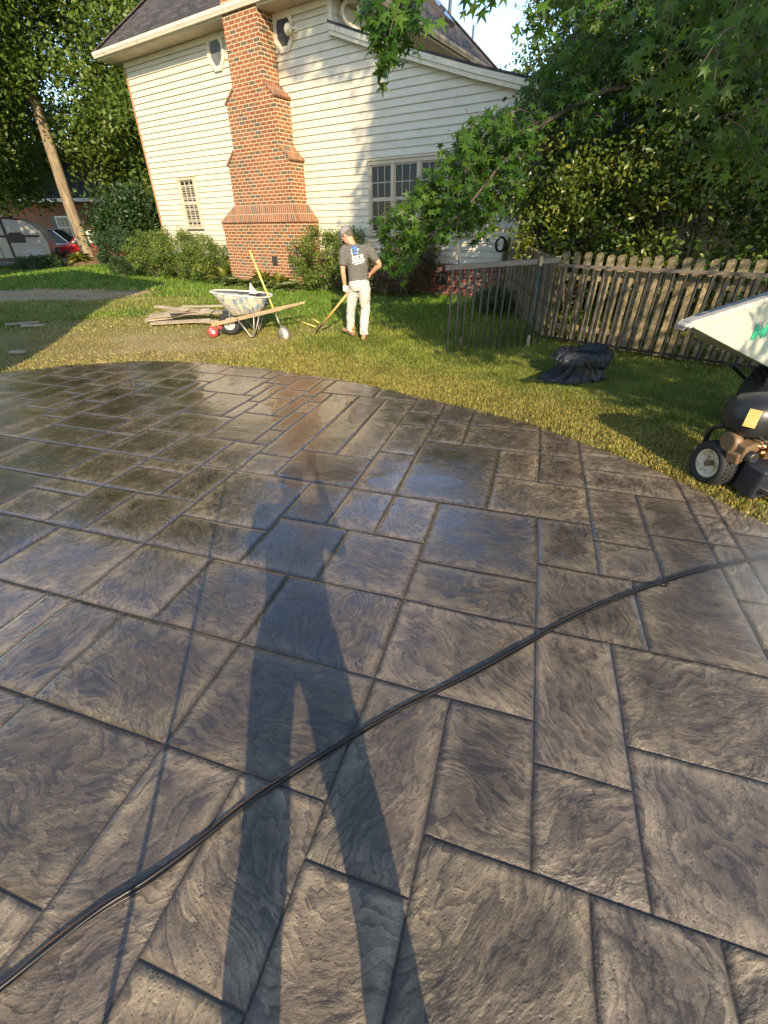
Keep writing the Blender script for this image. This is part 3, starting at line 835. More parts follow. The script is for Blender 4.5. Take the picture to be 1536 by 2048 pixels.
octagon(-8.40, 5.50, .31, .37, glass_mat('blind_glass', (.05, .05, .055), .45)); octagon(-6.00, 5.52, .31, .37, M_glass)
fl = MB().lathe([(0, .10), (.05, .095), (.095, .06), (.11, .02), (.10, 0), (0, 0)], 20, (0, 0, 0), 'y')
fl.v = [(x - 5.72, -y - .16, z + 5.46) for x, y, z in fl.v]
f_ = fl.build('flood_light', mat('lamp_cream', (.78, .68, .45), .35), house, smooth=True)
MB().tube([(-5.64, -.02, 5.48), (-5.62, -.12, 5.48), (-5.70, -.17, 5.46)], .014, 8).box((-5.63, -.03, 5.48), (.09, .025, .09)).build('bracket', M_white, f_)
MB().box((-1.54, -.04, .62), (.26, .02, .30)).build('foundation_vent', M_dark, house)

# ---- chimney
ch = MB()
def block(xl, xr, d, z0, z1): ch.box(((xl + xr) / 2, -d / 2 + .01, (z0 + z1) / 2), (xr - xl, d + .02, z1 - z0))
block(-8.36, -5.40, .80, .05, 1.60)
block(-8.38, -5.385, .815, 1.60, 1.80)
block(-8.02, -5.74, .55, 1.80, 3.12)
# shoulders as tapered blocks
def taper(xl0, xr0, xl1, xr1, d, z0, z1):
    ch.add([(xl0, 0, z0), (xr0, 0, z0), (xr0, -d, z0), (xl0, -d, z0), (xl1, 0, z1), (xr1, 0, z1), (xr1, -d, z1), (xl1, -d, z1)], [(0, 1, 2, 3), (7, 6, 5, 4), (0, 4, 5, 1), (1, 5, 6, 2), (2, 6, 7, 3), (3, 7, 4, 0)])
taper(-8.02, -5.74, -7.72, -6.02, .55, 3.12, 3.38)
block(-7.72, -6.02, .55, 3.38, 4.34)
taper(-7.72, -6.02, -7.42, -6.30, .55, 4.34, 4.56)
block(-7.42, -6.30, .55, 4.56, 10.9)
chim = ch.build('chimney', M_brick, house)
def cap_slope(p0, p1, p2, p3, th=.03):
    """sloping course of bricks on edge laid over a shoulder"""
    P = [Vector(p) for p in (p0, p1, p2, p3)]; nn = (P[1] - P[0]).cross(P[3] - P[0]).normalized()
    if nn.z < 0: nn = -nn
    return [p + nn * .002 for p in P] + [p + nn * th for p in P]
cpb = MB(); FS = [(3, 2, 1, 0), (4, 5, 6, 7), (0, 1, 5, 4), (1, 2, 6, 5), (2, 3, 7, 6), (3, 0, 4, 7)]
cpb.add(cap_slope((-8.40, -.83, 1.80), (-5.37, -.83, 1.80), (-5.73, -.56, 2.19), (-8.03, -.56, 2.19)), FS)
cpb.add(cap_slope((-5.37, -.83, 1.80), (-5.37, 0, 1.80), (-5.73, 0, 2.19), (-5.73, -.56, 2.19)), FS)
cpb.add(cap_slope((-8.40, 0, 1.80), (-8.40, -.83, 1.80), (-8.03, -.56, 2.19), (-8.03, 0, 2.19)), FS)
cpb.build('sloped_cap', M_brickcap, chim)
M_cap2 = brick_mat('shoulder_brick', .0765, .30, (.33, .15, .08), (.27, .11, .055), (.50, .40, .25), .012)
for (xl, xr, z0, z1) in ((-8.05, -7.71, 3.10, 3.40), (-5.71, -6.03, 3.10, 3.40), (-7.75, -7.41, 4.32, 4.58), (-5.99, -6.31, 4.32, 4.58)):
    q = MB().add(cap_slope((xl, -.575, z0), (xl, 0, z0), (xr, 0, z1), (xr, -.575, z1), .045), FS); q.build('shoulder_cap', M_cap2, chim)
MB().box((-6.43, -.803, .90), (.19, .02, .24)).build('vent_grille', M_dark, chim)

# ---- set-back wing beyond the corner
wing = MB()
def lapw(z0, z1):
    z = z0
    while z < z1:
        wing.add([(.22, 1.482, z), (4.6, 1.482, z), (4.6, 1.496, z + .141), (.22, 1.496, z + .141)], [(0, 1, 2, 3)])
        wing.add([(.22, 1.482, z), (4.6, 1.482, z), (4.6, 1.50, z + .001), (.22, 1.50, z + .001)], [(3, 2, 1, 0)]); z += .141
lapw(SB, 2.9)
wing.box((2.4, 1.75, 1.5), (4.36, .5, 2.8)); wing.build('wing_wall', M_siding, house)
window(.32, 1.45, 2.55, .8, 2, 3, 2, y=1.48)
wr = MB(); wr.add([(.2, 1.1, 2.9), (4.9, 1.1, 2.9), (4.9, 4.5, 4.2), (.2, 4.5, 4.2), (.2, 1.1, 2.83), (4.9, 1.1, 2.83), (4.9, 4.5, 4.13), (.2, 4.5, 4.13)], [(0, 1, 2, 3), (7, 6, 5, 4), (0, 4, 5, 1), (1, 5, 6, 2), (2, 6, 7, 3), (3, 7, 4, 0)])
wr.build('wing_roof', M_shing, house)
def elr(c, rx, ry, ax=(1, 0, 0), ay=(0, 1, 0), n=20, p=2.2):
    c = np.array(c, float); ax = np.array(ax, float); ay = np.array(ay, float); out = []
    for i in range(n):
        a = 2 * math.pi * i / n; ca, sa = math.cos(a), math.sin(a)
        out.append(c + ax * rx * math.copysign(abs(ca) ** (2 / p), ca) + ay * ry * math.copysign(abs(sa) ** (2 / p), sa))
    return out
# ================================================================== FENCES AND YARD THINGS
def wood_mat(name, c, dark, rough=.8):
    t = NT(name); v = t.obj(); oi = t.n('ObjectInfo').outputs['Random']
    off = t.n('CombineXYZ'); t.l(t.math('MULTIPLY', oi, 50.0), off.inputs[0]); t.l(t.math('MULTIPLY', oi, 31.0), off.inputs[2])
    ad = t.n('VectorMath', operation='ADD'); t.l(v, ad.inputs[0]); t.l(off.outputs[0], ad.inputs[1])
    g = t.noise(t.scalev(ad.outputs[0], (34, 34, 2.2)), 2.2, 6, .6, .6); n = t.noise(ad.outputs[0], 4, 6, .65)
    col = t.ramp(g, [(.3, dark), (.65, c)]); col = t.mix(1.0, col, t.ramp(n, [(.3, .6), (.7, 1.15)]), 'MULTIPLY')
    col = t.mix(1.0, col, t.ramp(oi, [(0, .75), (1, 1.15)]), 'MULTIPLY')
    t.base(col); t.rough(rough); t.b.inputs['Specular IOR Level'].default_value = .2; t.bump(g, .5, .004); return t
t = wood_mat('weathered_picket', (.42, .325, .20), (.23, .175, .10))
# green-black algae blotches
P = t.obj(); m = t.noise(P, 7, 8, .72)
old = t.b.inputs['Base Color'].links[0].from_socket
t.base(t.mix(t.ramp(m, [(.44, 0.0), (.58, .85)]), old, (.050, .055, .030)))
M_picket = t.m
M_fresh = wood_mat('pale_lumber', (.52, .42, .27), (.34, .26, .15)).m
M_railtop = mat('brown_rail', (.145, .115, .092), .38, var=.15, scale=6)
M_iron = mat('black_iron', (.014, .012, .011), .42, var=.3, scale=14)

PB = {}
def picket_mesh(w_, h, th=.019):
    key = (w_, h)
    if key in PB: return PB[key]
    c = .028; poly = [(-w_ / 2, 0), (w_ / 2, 0), (w_ / 2, h - c), (w_ / 2 - c, h), (-w_ / 2 + c, h), (-w_ / 2, h - c)]
    o = MB().prism(poly, -th / 2, th / 2, lambda u, v, hh: (u, hh, v)).build('picket', M_picket)
    me = o.data; bpy.data.objects.remove(o); PB[key] = me; return me
def fence(root, p0, p1, n, h, wd, side=1, seed=0, layers=(0, 1)):
    """shadowbox picket run; pickets are parts, two alternating layers"""
    r = random.Random(seed); a = Vector((*p0, 0)); b = Vector((*p1, 0)); d = (b - a).normalized(); ang = math.atan2(d.y, d.x)
    nr = Vector((-d.y, d.x, 0)) * side; L = (b - a).length; base = root.location
    me = picket_mesh(wd, h)
    for layer in layers:
        for i in range(n):
            s = (i + .5 * layer) * L / n
            if s > L: continue
            p = a + d * s + nr * (.0 if layer == 0 else .085)
            o = bpy.data.objects.new('picket', me); COL.objects.link(o); o.parent = root
            dz = r.uniform(-.012, .012) - (.02 if layer else 0)
            o.location = (p.x - base.x, p.y - base.y, gz(p.x, p.y) + .03 + dz)
            o.rotation_euler = (r.uniform(-.012, .012), r.uniform(-.012, .012), ang + r.uniform(-.03, .03)); o.scale = (r.uniform(.95, 1.05), 1, 1)
    rl = MB()
    for z in (.24, .98):
        q0, q1 = a + nr * .0425, b + nr * .0425
        rl.bar((q0.x - base.x, q0.y - base.y, gz(q0.x, q0.y) + z), (q1.x - base.x, q1.y - base.y, gz(q1.x, q1.y) + z), .06, .085)
    rl.build('fence_rail', M_picket, root)
    s = .3
    while s < L:
        p = a + d * s + nr * .15
        MB().box((p.x - base.x, p.y - base.y, gz(p.x, p.y) + .6), (.09, .09, 1.2)).build('fence_post', M_picket, root); s += 2.2
fA = (2.91, 7.93); fd = Vector((2.04, -1.74)).normalized()
fB = (fA[0] + fd.x * 5.2, fA[1] + fd.y * 5.2)
f1 = empty('picket_fence', (fA[0], fA[1], 0), 0, 'weathered dog eared picket fence run facing the lawn behind the bag', 'fence', 'weathered picket fence runs')
fence(f1, fA, fB, 31, 1.30, .108, 1, 1, (0,))
f2 = empty('picket_fence', (2.80, 8.1, 0), 0, 'shorter picket fence run going back to the house corner', 'fence', 'weathered picket fence runs')
fence(f2, (2.80, 8.10), (2.72, 10.95), 20, 1.18, .095, -1, 2)
MB().box((-.12, 2.86, .78), (.12, .12, 1.36)).build('fence_post', M_picket, f2)
M_blkplastic = mat('black_plastic', (.016, .016, .017), .45, var=.2)
M_blkrub = mat('black_rubber', (.014, .014, .014), .75, var=.3, scale=20)
hk = MB()
for i in range(3): hk.tube([(.10 * math.cos(a) , -.03 - .03 * i, .13 * math.sin(a)) for a in np.linspace(0, 2 * np.pi, 20)], .018, 8, cap=False)
h_ = hk.build('hose_coil', M_blkrub, None, smooth=True, loc=(2.52, 10.86, 1.36)); tag(h_, 'small black hose coil hanging on the far fence post by the house', 'hose coil')

def railing(name, p0, p1, z0, z1, n, label, bottom=False, over=.06, rh=.072):
    root = empty(name, (*p0, gz(*p0)), 0, label, 'railing', 'black iron railing panels by the fence')
    a = Vector((0, 0, z0)); b = Vector((p1[0] - p0[0], p1[1] - p0[1], z1 + gz(*p1) - gz(*p0))); d = (b - a); L = d.length; d.normalize()
    MB().bar(a - d * over, b + d * over, .050, rh).build('top_rail', M_railtop, root, bevel=.006)
    if bottom: MB().bar(a + Vector((0, 0, -z0 + .07)), b + Vector((0, 0, -z1 + .07)), .03, .03).build('bottom_rail', M_iron, root)
    me = None
    for i in range(n):
        s = .055 + i * (L - .11) / (n - 1); p = a + d * s
        z = p.z - .03; gb = gz(p0[0] + p.x, p0[1] + p.y) - gz(*p0)
        hgt = z - gb - (.06 if bottom else -.03)
        if me is None:
            o = MB().box((0, 0, -.5), (.027, .027, 1)).build('baluster', M_iron); me = o.data; bpy.data.objects.remove(o)
        o = bpy.data.objects.new('baluster', me); COL.objects.link(o); o.parent = root
        o.location = (p.x, p.y, z); o.scale = (1, 1, hgt)
    return root
railing('railing_panel', (.98, 7.24), (2.66, 7.66), 1.195, 1.235, 14, 'bronze topped iron railing panel standing free in the grass left of the fence')
railing('railing_panel', (2.83, 7.86), (fB[0] - .10, fB[1] - .13), 1.14, 1.15, 34, 'long dark iron railing panel leaning along the front of the picket fence', bottom=True, rh=.045)

# poles leaning on the railing
M_fiber = mat('green_fibreglass', (.035, .075, .065), .4)
def pole(p0, p1, label, frac=.14, thick=.016):
    root = empty('tool_pole', p0, 0, label, 'pole'); q = Vector(p1) - Vector(p0)
    MB().tube([(0, 0, 0), q * (1 - frac)], thick * .62, 8).build('shaft', M_fiber, root, smooth=True)
    dr = q.normalized(); MB().bar(q * (1 - frac), q, thick * 2.2, thick * 2.6).build('wood_end', M_fresh, root, bevel=.004)
    MB().bar((0, 0, 0), dr * .20, .045, .03).build('wood_foot', M_fresh, root, bevel=.004)
pole((1.30, 7.42, gz(1.3, 7.4) - .01), (1.13, 7.55, 1.47), 'thin pole with pale wood end leaning near the left end of the railing', .12)
pole((2.40, 7.50, gz(2.4, 7.5) - .01), (2.40, 7.56, 1.30), 'short pole with pale wood end tied at the railing corner by the fence', .10, .022)

# ---- trash bag standing in a bucket
def trash_bag():
    n = 220; a = np.linspace(0, 2 * np.pi, n, endpoint=False); mb = MB()
    def ring(rd, z, pl, cr, sag=0.0, zt=0.0, ph=0.0):
        rid = np.abs(fbm(a * 4.1 + 9 + ph, np.full(n, z * 9.0 + 3), 3) - .5) * 2
        rr = rd * (1 + pl * (.6 * np.sin(a * 11 + 1.5 * np.sin(a * 2) + ph) + .4 * np.sin(a * 23 + z * 6)) + cr * (rid - .25))
        sg = sag * np.clip(np.cos(a - math.pi * 1.05), 0, 1) ** 2
        zz = z + zt * (np.sin(a * 2 + 1.2) * .6 + np.sin(a * 3 + .4) * .35 + (rid - .25) * 1.6)
        return np.stack([(rr + sg * 1.5) * np.cos(a) * 1.05, (rr + sg) * np.sin(a), np.maximum(zz, 0)], 1)
    # body: gathered pleats from the rim down to a slumped foot
    mb.loft([ring(.02, 0, 0, 0), ring(.265, .0, .05, .30, .16), ring(.285, .025, .06, .34, .18), ring(.280, .07, .08, .34, .13, .012), ring(.262, .12, .09, .30, .06, .012), ring(.252, .18, .085, .26, .02), ring(.250, .25, .07, .20), ring(.250, .32, .04, .12)], cap=True)
    # collar folded over the rim, hanging in a ragged hem
    mb.loft([ring(.13, .29, .05, .1), ring(.19, .325, .04, .08), ring(.235, .368, .03, .06, 0, .010), ring(.262, .385, .03, .12, 0, .026), ring(.290, .365, .035, .18, .0, .036), ring(.308, .325, .045, .26, .02, .044), ring(.312, .275, .06, .32, .03, .050), ring(.300, .215, .08, .36, .04, .060)], cap=False)
    mb.f.append(tuple(range(len(mb.v) - 8 * n, len(mb.v) - 7 * n)))
    t = NT('bag_plastic'); v = t.obj(); t.base((.010, .010, .012)); t.rough(.17); t.b.inputs['Specular IOR Level'].default_value = .6
    wr = t.noise(t.scalev(v, (6, 6, 2.5)), 3, 6, .65, 1.5); t.bump(wr, .9, .03)
    o = mb.build('trash_bag', t.m, None, smooth=True, loc=(2.62, 5.82, gz(2.62, 5.8) - .005)); o.rotation_euler.z = .2
    tag(o, 'open black plastic trash bag slumped on the grass in front of the fence', 'trash bag')
trash_bag()

# ---- wheelbarrow
M_tub = None
def tub_mat():
    t = NT('mortar_caked_blue'); v = t.obj(); n = t.noise(t.scalev(v, (5, 5, 1.6)), 2.6, 8, .7, .8); n2 = t.noise(v, 17, 6, .7)
    c = t.ramp(t.math('ADD', t.math('MULTIPLY', n, .8), t.math('MULTIPLY', n2, .2)), [(.36, (.09, .16, .24)), (.46, (.19, .25, .28)), (.50, (.44, .37, .27)), (.57, (.56, .50, .40)), (.64, (.22, .17, .12))])
    t.base(c); t.rough(.75); t.bump(n2, .4, .006); return t.m
M_tub = tub_mat()
M_pale = mat('pale_mortar', (.62, .57, .48), .8, var=.12, dirt=(.30, .25, .19), dirt_amt=.4)
M_steel = mat('worn_steel', (.30, .27, .24), .45, .6, var=.25, scale=12)
M_handle = wood_mat('ash_handle', (.50, .37, .22), (.33, .23, .12), .6).m
M_yellow = mat('yellow_fibre', (.66, .50, .12), .45, var=.08)
def wheelbarrow():
    ox, oy = -2.45, 8.42; oz = gz(ox, oy)
    w_ = empty('wheelbarrow', (ox, oy, oz), R_(3), 'mortar caked wheelbarrow with blue stained tub and wooden handles on the lawn', 'wheelbarrow')
    def ring(cx, hx, hy, z, tilt, n=40, e=2.8):
        pts = []
        for i in range(n):
            a = 2 * math.pi * i / n; ca, sa = math.cos(a), math.sin(a)
            x = hx * math.copysign(abs(ca) ** (2 / e), ca); y = hy * math.copysign(abs(sa) ** (2 / e), sa)
            y *= 1 + .16 * (x / hx)
            pts.append((cx + x, y, z - tilt * x / hx))
        return pts
    t = MB()
    outer = [ring(.05, .26, .18, .36, -.04), ring(.05, .31, .21, .375, -.04), ring(.03, .39, .27, .50, .0), ring(0, .47, .315, .62, .03), ring(-.005, .505, .33, .665, .045)]
    inner = [ring(-.005, .525, .35, .668, .045), ring(-.005, .525, .35, .682, .045), ring(-.005, .500, .325, .684, .045), ring(.0, .455, .30, .62, .03), ring(.03, .37, .255, .50, 0), ring(.05, .28, .19, .395, -.04)]
    t.loft(outer); t.build('tub', M_tub, w_, smooth=True)
    q = MB(); q.loft(inner, cap=False); q.f.append(tuple(range(len(q.v) - 40, len(q.v)))); q.build('tub_lining', M_pale, w_, smooth=True)
    for y, e in ((-.22, (1.02, -.30, .53)), (.22, (1.04, .34, .47))):
        hb = MB(); a = Vector((-.60, y * .42, .185)); b = Vector(e); m_ = a.lerp(b, .72)
        hb.bar(a, m_, .045, .062); hb.bar(m_, m_.lerp(b, .3), .044, .056); hb.tube([m_.lerp(b, .3), b], [.024, .021], 12)
        hb.build('handle', M_handle, w_, bevel=.004)
    st = MB()
    for y in (-.24, .24):
        st.tube([(-.12, y * .8, .30), (.02, y, .12), (.08, y * 1.02, .012), (.14, y * 1.02, .012), (.17, y, .16), (.20, y * .95, .40)], .013, 8)
        st.tube([(.30, y * .95, .38), (.20, y, .12), (.14, y, .015)], .011, 8)
    st.tube([(.10, -.245, .02), (.10, .245, .02)], .010, 8)
    st.build('leg_frame', M_steel, w_, smooth=True)
    br = MB(); br.bar((-.26, -.12, .22), (-.24, -.12, .42), .03, .012); br.bar((-.26, .12, .22), (-.24, .12, .42), .03, .012); br.bar((.1, -.2, .345), (.1, .2, .345), .05, .04); br.bar((-.2, -.16, .30), (-.2, .16, .30), .05, .04)
    br.build('bracket', M_steel, w_)
    wh = MB().lathe([(.10, -.035), (.125, -.046), (.165, -.044), (.188, -.028), (.194, 0), (.188, .028), (.165, .044), (.125, .046), (.10, .035)], 36, (-.30, -.02, .19), 'y').build('wheel', M_blkrub, w_, smooth=True)
    MB().lathe([(.0, -.03), (.03, -.05), (.035, -.03), (.095, -.018), (.112, -.036), (.115, 0), (.112, .036), (.095, .018), (.035, .03), (.03, .05), (0, .03)], 30, (-.30, -.02, .19), 'y').build('rim', M_pale, wh, smooth=True)
    MB().tube([(-.30, -.16, .19), (-.30, .12, .19)], .010, 8).build('axle', M_steel, wh)
    return ox, oy, oz
wx, wy, wz = wheelbarrow()
# load in the tub
def lump(name, c, r3, m, seed, label, cat, sub=4, amp=.35, fr=3.0):
    bm = bmesh.new(); bmesh.ops.create_icosphere(bm, subdivisions=sub, radius=1)
    for v in bm.verts:
        q = v.co; n = fbm(np.array([q.x * fr + seed * 7.1 + 20, q.y * fr + 30]), np.array([q.z * fr + 11 + seed, q.x * fr + q.z * fr + 40]), 4)
        v.co = v.co * (1 + amp * (n[0] + n[1] - 1.0) * 2)
        v.co.x *= r3[0]; v.co.y *= r3[1]; v.co.z *= r3[2]
    me = bpy.data.meshes.new(name); bm.to_mesh(me); bm.free(); me.materials.append(m)
    for p in me.polygons: p.use_smooth = True
    o = bpy.data.objects.new(name, me); COL.objects.link(o); o.location = c
    if label: tag(o, label, cat)
    return o
M_cloth = mat('dark_cloth', (.035, .032, .032), .8, var=.4, scale=9)
lump('work_glove', (wx - .02, wy - .02, wz + .60), (.10, .08, .085), M_cloth, 1, 'dark work gloves bunched on the left of the wheelbarrow load', 'gloves')
lump('plastic_sheet', (wx + .22, wy - .06, wz + .56), (.24, .15, .11), bpy.data.materials['bag_plastic'], 2, 'crumpled black plastic sheet heaped inside the wheelbarrow tub', 'plastic sheet')
tr = empty('trowel', (wx + .20, wy + .02, wz + .60), .3, 'upright pointed mason trowel stuck in the wheelbarrow load', 'trowel')
MB().prism([(-.075, 0), (.075, .0), (.03, .10), (-.035, .21)], -.003, .003, lambda u, v, h: (u, h, v + .03)).build('blade', mat('trowel_white', (.66, .63, .56), .45), tr)
MB().tube([(.02, 0, .03), (.05, .02, -.02), (.12, .04, -.02)], .012, 8).build('trowel_handle', M_handle, tr)
# shovel leaning on the tub
s_ = empty('shovel', (-1.76, 8.19, gz(-1.76, 8.19)), 0, 'yellow handled steel shovel leaning on the wheelbarrow tub', 'shovel')
tp = Vector((-2.23 + 1.76, 8.52 - 8.19, 1.33)); bt = Vector((-.05, .03, .20)); dr = (tp - bt).normalized()
MB().tube([bt + dr * .18, tp], [.017, .0155], 12).build('handle', M_yellow, s_, smooth=True)
MB().tube([bt - dr * .02, bt + dr * .10, bt + dr * .22], [.012, .018, .021], 10).build('socket', M_steel, s_, smooth=True)
sd = dr.cross(Vector((0, 1, 0))).normalized(); nn = sd.cross(dr).normalized(); bl = MB(); rows = []
for k in range(9):
    f = k / 8; wdt = [.03, .085, .10, .105, .107, .104, .09, .06, .012][k]
    rows.append([bt - dr * (.02 + .27 * f) + sd * (wdt * u) + nn * (.05 * (u * u) - .012 - .02 * math.sin(f * 3)) for u in np.linspace(-1, 1, 9)])
vs = [p for r in rows for p in r]; fs = [(i * 9 + j, i * 9 + j + 1, (i + 1) * 9 + j + 1, (i + 1) * 9 + j) for i in range(8) for j in range(8)]
o = bl.add(vs, fs).build('blade', M_steel, s_, smooth=True); md = o.modifiers.new('solid', 'SOLIDIFY'); md.thickness = .003
# red reel by the wheel
M_red = mat('red_plastic', (.55, .045, .05), .4, var=.1)
rr_ = empty('hand_tool', (-3.02, 8.22, gz(-3.02, 8.22)), .5, 'small red round bodied tool lying by the wheelbarrow wheel', 'hand tool')
MB().lathe([(0, -.03), (.07, -.03), (.085, -.02), (.088, .0), (.085, .02), (.06, .032), (.03, .036), (0, .036)], 24, (0, 0, .10), 'y').build('red_body', M_red, rr_, smooth=True)
MB().lathe([(0, -.05), (.03, -.05), (.034, -.03), (0, -.03)], 16, (0, 0, .10), 'y').build('hub', M_pale, rr_)
MB().tube([(.06, .02, .06), (.16, .03, .10), (.22, .05, .17), (.17, .06, .22), (.10, .05, .18)], .016, 8).build('grip', M_blkplastic, rr_, smooth=True)
MB().box((.14, .05, .16), (.07, .05, .06), (0, .6, 0)).build('trigger_block', M_red, rr_, bevel=.01)
# scrap boards left of the wheelbarrow
bd = [(-3.92, 9.06, .06, 1.15, .12, 2, 'long pale scrap board nearest the camera in the pile'), (-4.05, 9.22, .16, .95, .17, 14, 'wide grey scrap board under the others in the pile'),
      (-3.80, 9.38, .18, 1.05, .14, -22, 'scrap board slanting across the middle of the pile'), (-4.15, 9.34, .24, .95, .10, -30, 'narrow scrap board lying on top of the pile at a slant'),
      (-3.50, 9.28, .17, .85, .17, 6, 'broad weathered scrap board at the right of the pile'), (-3.55, 9.66, .20, 1.2, .08, -14, 'thin lath sticking out at the back of the pile'),
      (-3.30, 9.05, .06, .75, .12, -4, 'short scrap board by the wheelbarrow wheel'), (-4.35, 9.14, .10, .5, .12, 25, 'short stub board at the left end of the pile'),
      (-3.75, 9.2, .22, .8, .11, 34, 'crooked scrap board crossing the pile near its top')]
for i, (x, y, z, L, wd, a, lab) in enumerate(bd):
    o = MB().box((0, 0, 0), (L, wd, .022)).build('scrap_board', wood_mat('grey_board', (.46, .38, .28), (.33, .26, .18)).m if i == 0 else bpy.data.materials['grey_board'], None, bevel=.003, loc=(x, y, gz(x, y) + z))
    o.rotation_euler = (R_(random.uniform(8, 26)), R_(random.uniform(-3, 3)), R_(a)); tag(o, lab, 'board', 'scrap boards beside the wheelbarrow')
# yellow sticks on the grass
for (a, b, lab) in (((-1.72, 9.2, .05), (-1.25, 8.68, .05), 'thin yellow stick on the grass, the one nearer the wheelbarrow'), ((-1.45, 9.35, .06), (-1.22, 8.95, .05), 'thin yellow stick on the grass, the one nearer the bushes')):
    o = MB().tube([(a[0], a[1], gz(*a[:2]) + a[2]), (b[0], b[1], gz(*b[:2]) + b[2])], .012, 8).build('yellow_stick', M_yellow, None, smooth=True); tag(o, lab, 'stick', 'yellow sticks')
# debris in the shade at the left
for (x, y, L, wd, a, lab) in ((-7.05, 9.15, .55, .08, 25, 'grey board scrap in the shaded grass, farthest from the slab'), (-6.75, 9.0, .4, .06, 8, 'thin pale lath in the shaded grass beside a grey scrap'), (-5.95, 7.35, .24, .11, -10, 'grey block scrap in the grass by the far left of the slab')):
    o = MB().box((0, 0, 0), (L, wd, .035)).build('wood_scrap', bpy.data.materials['grey_board'], None, bevel=.003, loc=(x, y, gz(x, y) + .03)); o.rotation_euler.z = R_(a); tag(o, lab, 'scrap')
# fallen leaves on the lawn by the railing are built with the sweetgum below

# ---- hoses across the slab
HP = [(-1.6, -.25), (-1.3, .03), (-1.025, .269), (-.943, .347), (-.841, .431), (-.731, .498), (-.611, .595), (-.477, .712), (-.319, .82), (-.14, .935), (.06, 1.056), (.214, 1.135), (.43, 1.247), (.672, 1.386), (.913, 1.525), (1.236, 1.68), (1.582, 1.822), (1.939, 1.938), (2.308, 2.016), (2.7, 2.06), (3.2, 2.25)]
def smooth_path(P, n=8):
    P = [Vector(p) for p in P]; out = []
    for i in range(len(P) - 1):
        p0, p1, p2, p3 = P[max(i - 1, 0)], P[i], P[i + 1], P[min(i + 2, len(P) - 1)]
        for k in range(n):
            t = k / n
            out.append(.5 * ((2 * p1) + (p2 - p0) * t + (2 * p0 - 5 * p1 + 4 * p2 - p3) * t * t + (3 * p1 - p0 - 3 * p2 + p3) * t ** 3))
    out.append(P[-1]); return out
def hose(rad, off, z, m, name, label, cat):
    pts = []
    for i, (x, y) in enumerate(HP):
        a = HP[max(i - 1, 0)]; b = HP[min(i + 1, len(HP) - 1)]; dx, dy = b[0] - a[0], b[1] - a[1]; L = math.hypot(dx, dy)
        wv = .0025 * math.sin(i * 1.7 + rad * 900); pts.append((x - dy / L * (off + wv), y + dx / L * (off + wv), z))
    o = MB().tube(smooth_path(pts), rad, 14).build(name, m, None, smooth=True); tag(o, label, cat)
M_hose = mat('wet_black_hose', (.008, .007, .007), .34, var=.3, scale=20, spec=.4)
M_glint = mat('copper_glint', (.34, .15, .065), .28, var=.2, scale=20, spec=.6)
hose(.0062, 0.0, .0090, M_hose, 'pressure_hose', 'glossy black pressure hose snaking diagonally across the wet slab', 'hose')
hose(.0030, -.0092, .005, M_hose, 'supply_hose', 'thinner black hose running tight along the near side of the thick one', 'hose')
hose(.0028, .0090, .006, M_glint, 'hose_glint', 'sun highlight built as a copper coloured cord running along the far side of the black hose', 'streak')  # sun glint on the wet hose, modelled as a thin copper tube

# ---- pressure washer at the slab edge, right
M_fuel = mat('black_tank', (.017, .017, .019), .38, var=.2, scale=10)
M_tan = mat('tan_casting', (.15, .095, .052), .5, .1, var=.25, scale=14)
M_brass = mat('brass', (.34, .19, .09), .42, .7, var=.2)
M_cream = mat('cream_rim', (.60, .53, .40), .5, var=.1, dirt=(.25, .19, .12), dirt_amt=.5)
pw = empty('pressure_washer', (2.71, 2.92, gz(2.71, 2.92)), R_(-14), 'black engine pressure washer with cream rimmed wheel at the slab edge', 'pressure washer')
def pneu(parent, c, R, w_, axis, rim_m, lug=True):
    h = w_ / 2
    prof = [(R * .62, -h * .75), (R * .72, -h * .95), (R * .88, -h), (R * .97, -h * .8), (R, -h * .5), (R, 0), (R, h * .5), (R * .97, h * .8), (R * .88, h), (R * .72, h * .95), (R * .62, h * .75)]
    ty = MB().lathe(prof, 40, c, axis)
    if lug:
        for i in range(36):
            a = 2 * math.pi * i / 36
            for k in (-.62, -.2, .2, .62):
                aa = a + (.5 if k in (-.2, .62) else 0) * 2 * math.pi / 36
                p = Vector((R * 1.004 * math.cos(aa), 0, R * 1.004 * math.sin(aa))) + Vector((0, k * h * .92, 0)); rt = Euler((0, -aa, 0)).to_matrix()
                if axis == 'y': ty.box(Vector(c) + p, (.008, h * .30, R * .085), rt)
    t_ = ty.build('wheel', M_blkrub, parent, smooth=False)
    for p in t_.data.polygons: p.use_smooth = True
    MB().lathe([(0, -h * .35), (R * .16, -h * .35), (R * .20, -h * .15), (R * .34, -h * .2), (R * .55, -h * .55), (R * .62, -h * .85), (R * .66, -h * .80), (R * .64, h * .8), (R * .55, h * .5), (R * .3, h * .2), (0, h * .3)], 32, c, axis).build('rim', rim_m, t_, smooth=True)
    MB().tube([Vector(c) + Vector((0, -h * .9, 0)), Vector(c) + Vector((0, -h * .2, 0))], .022, 10).build('hub', M_tan, t_)
pw.rotation_euler.z = R_(-84)
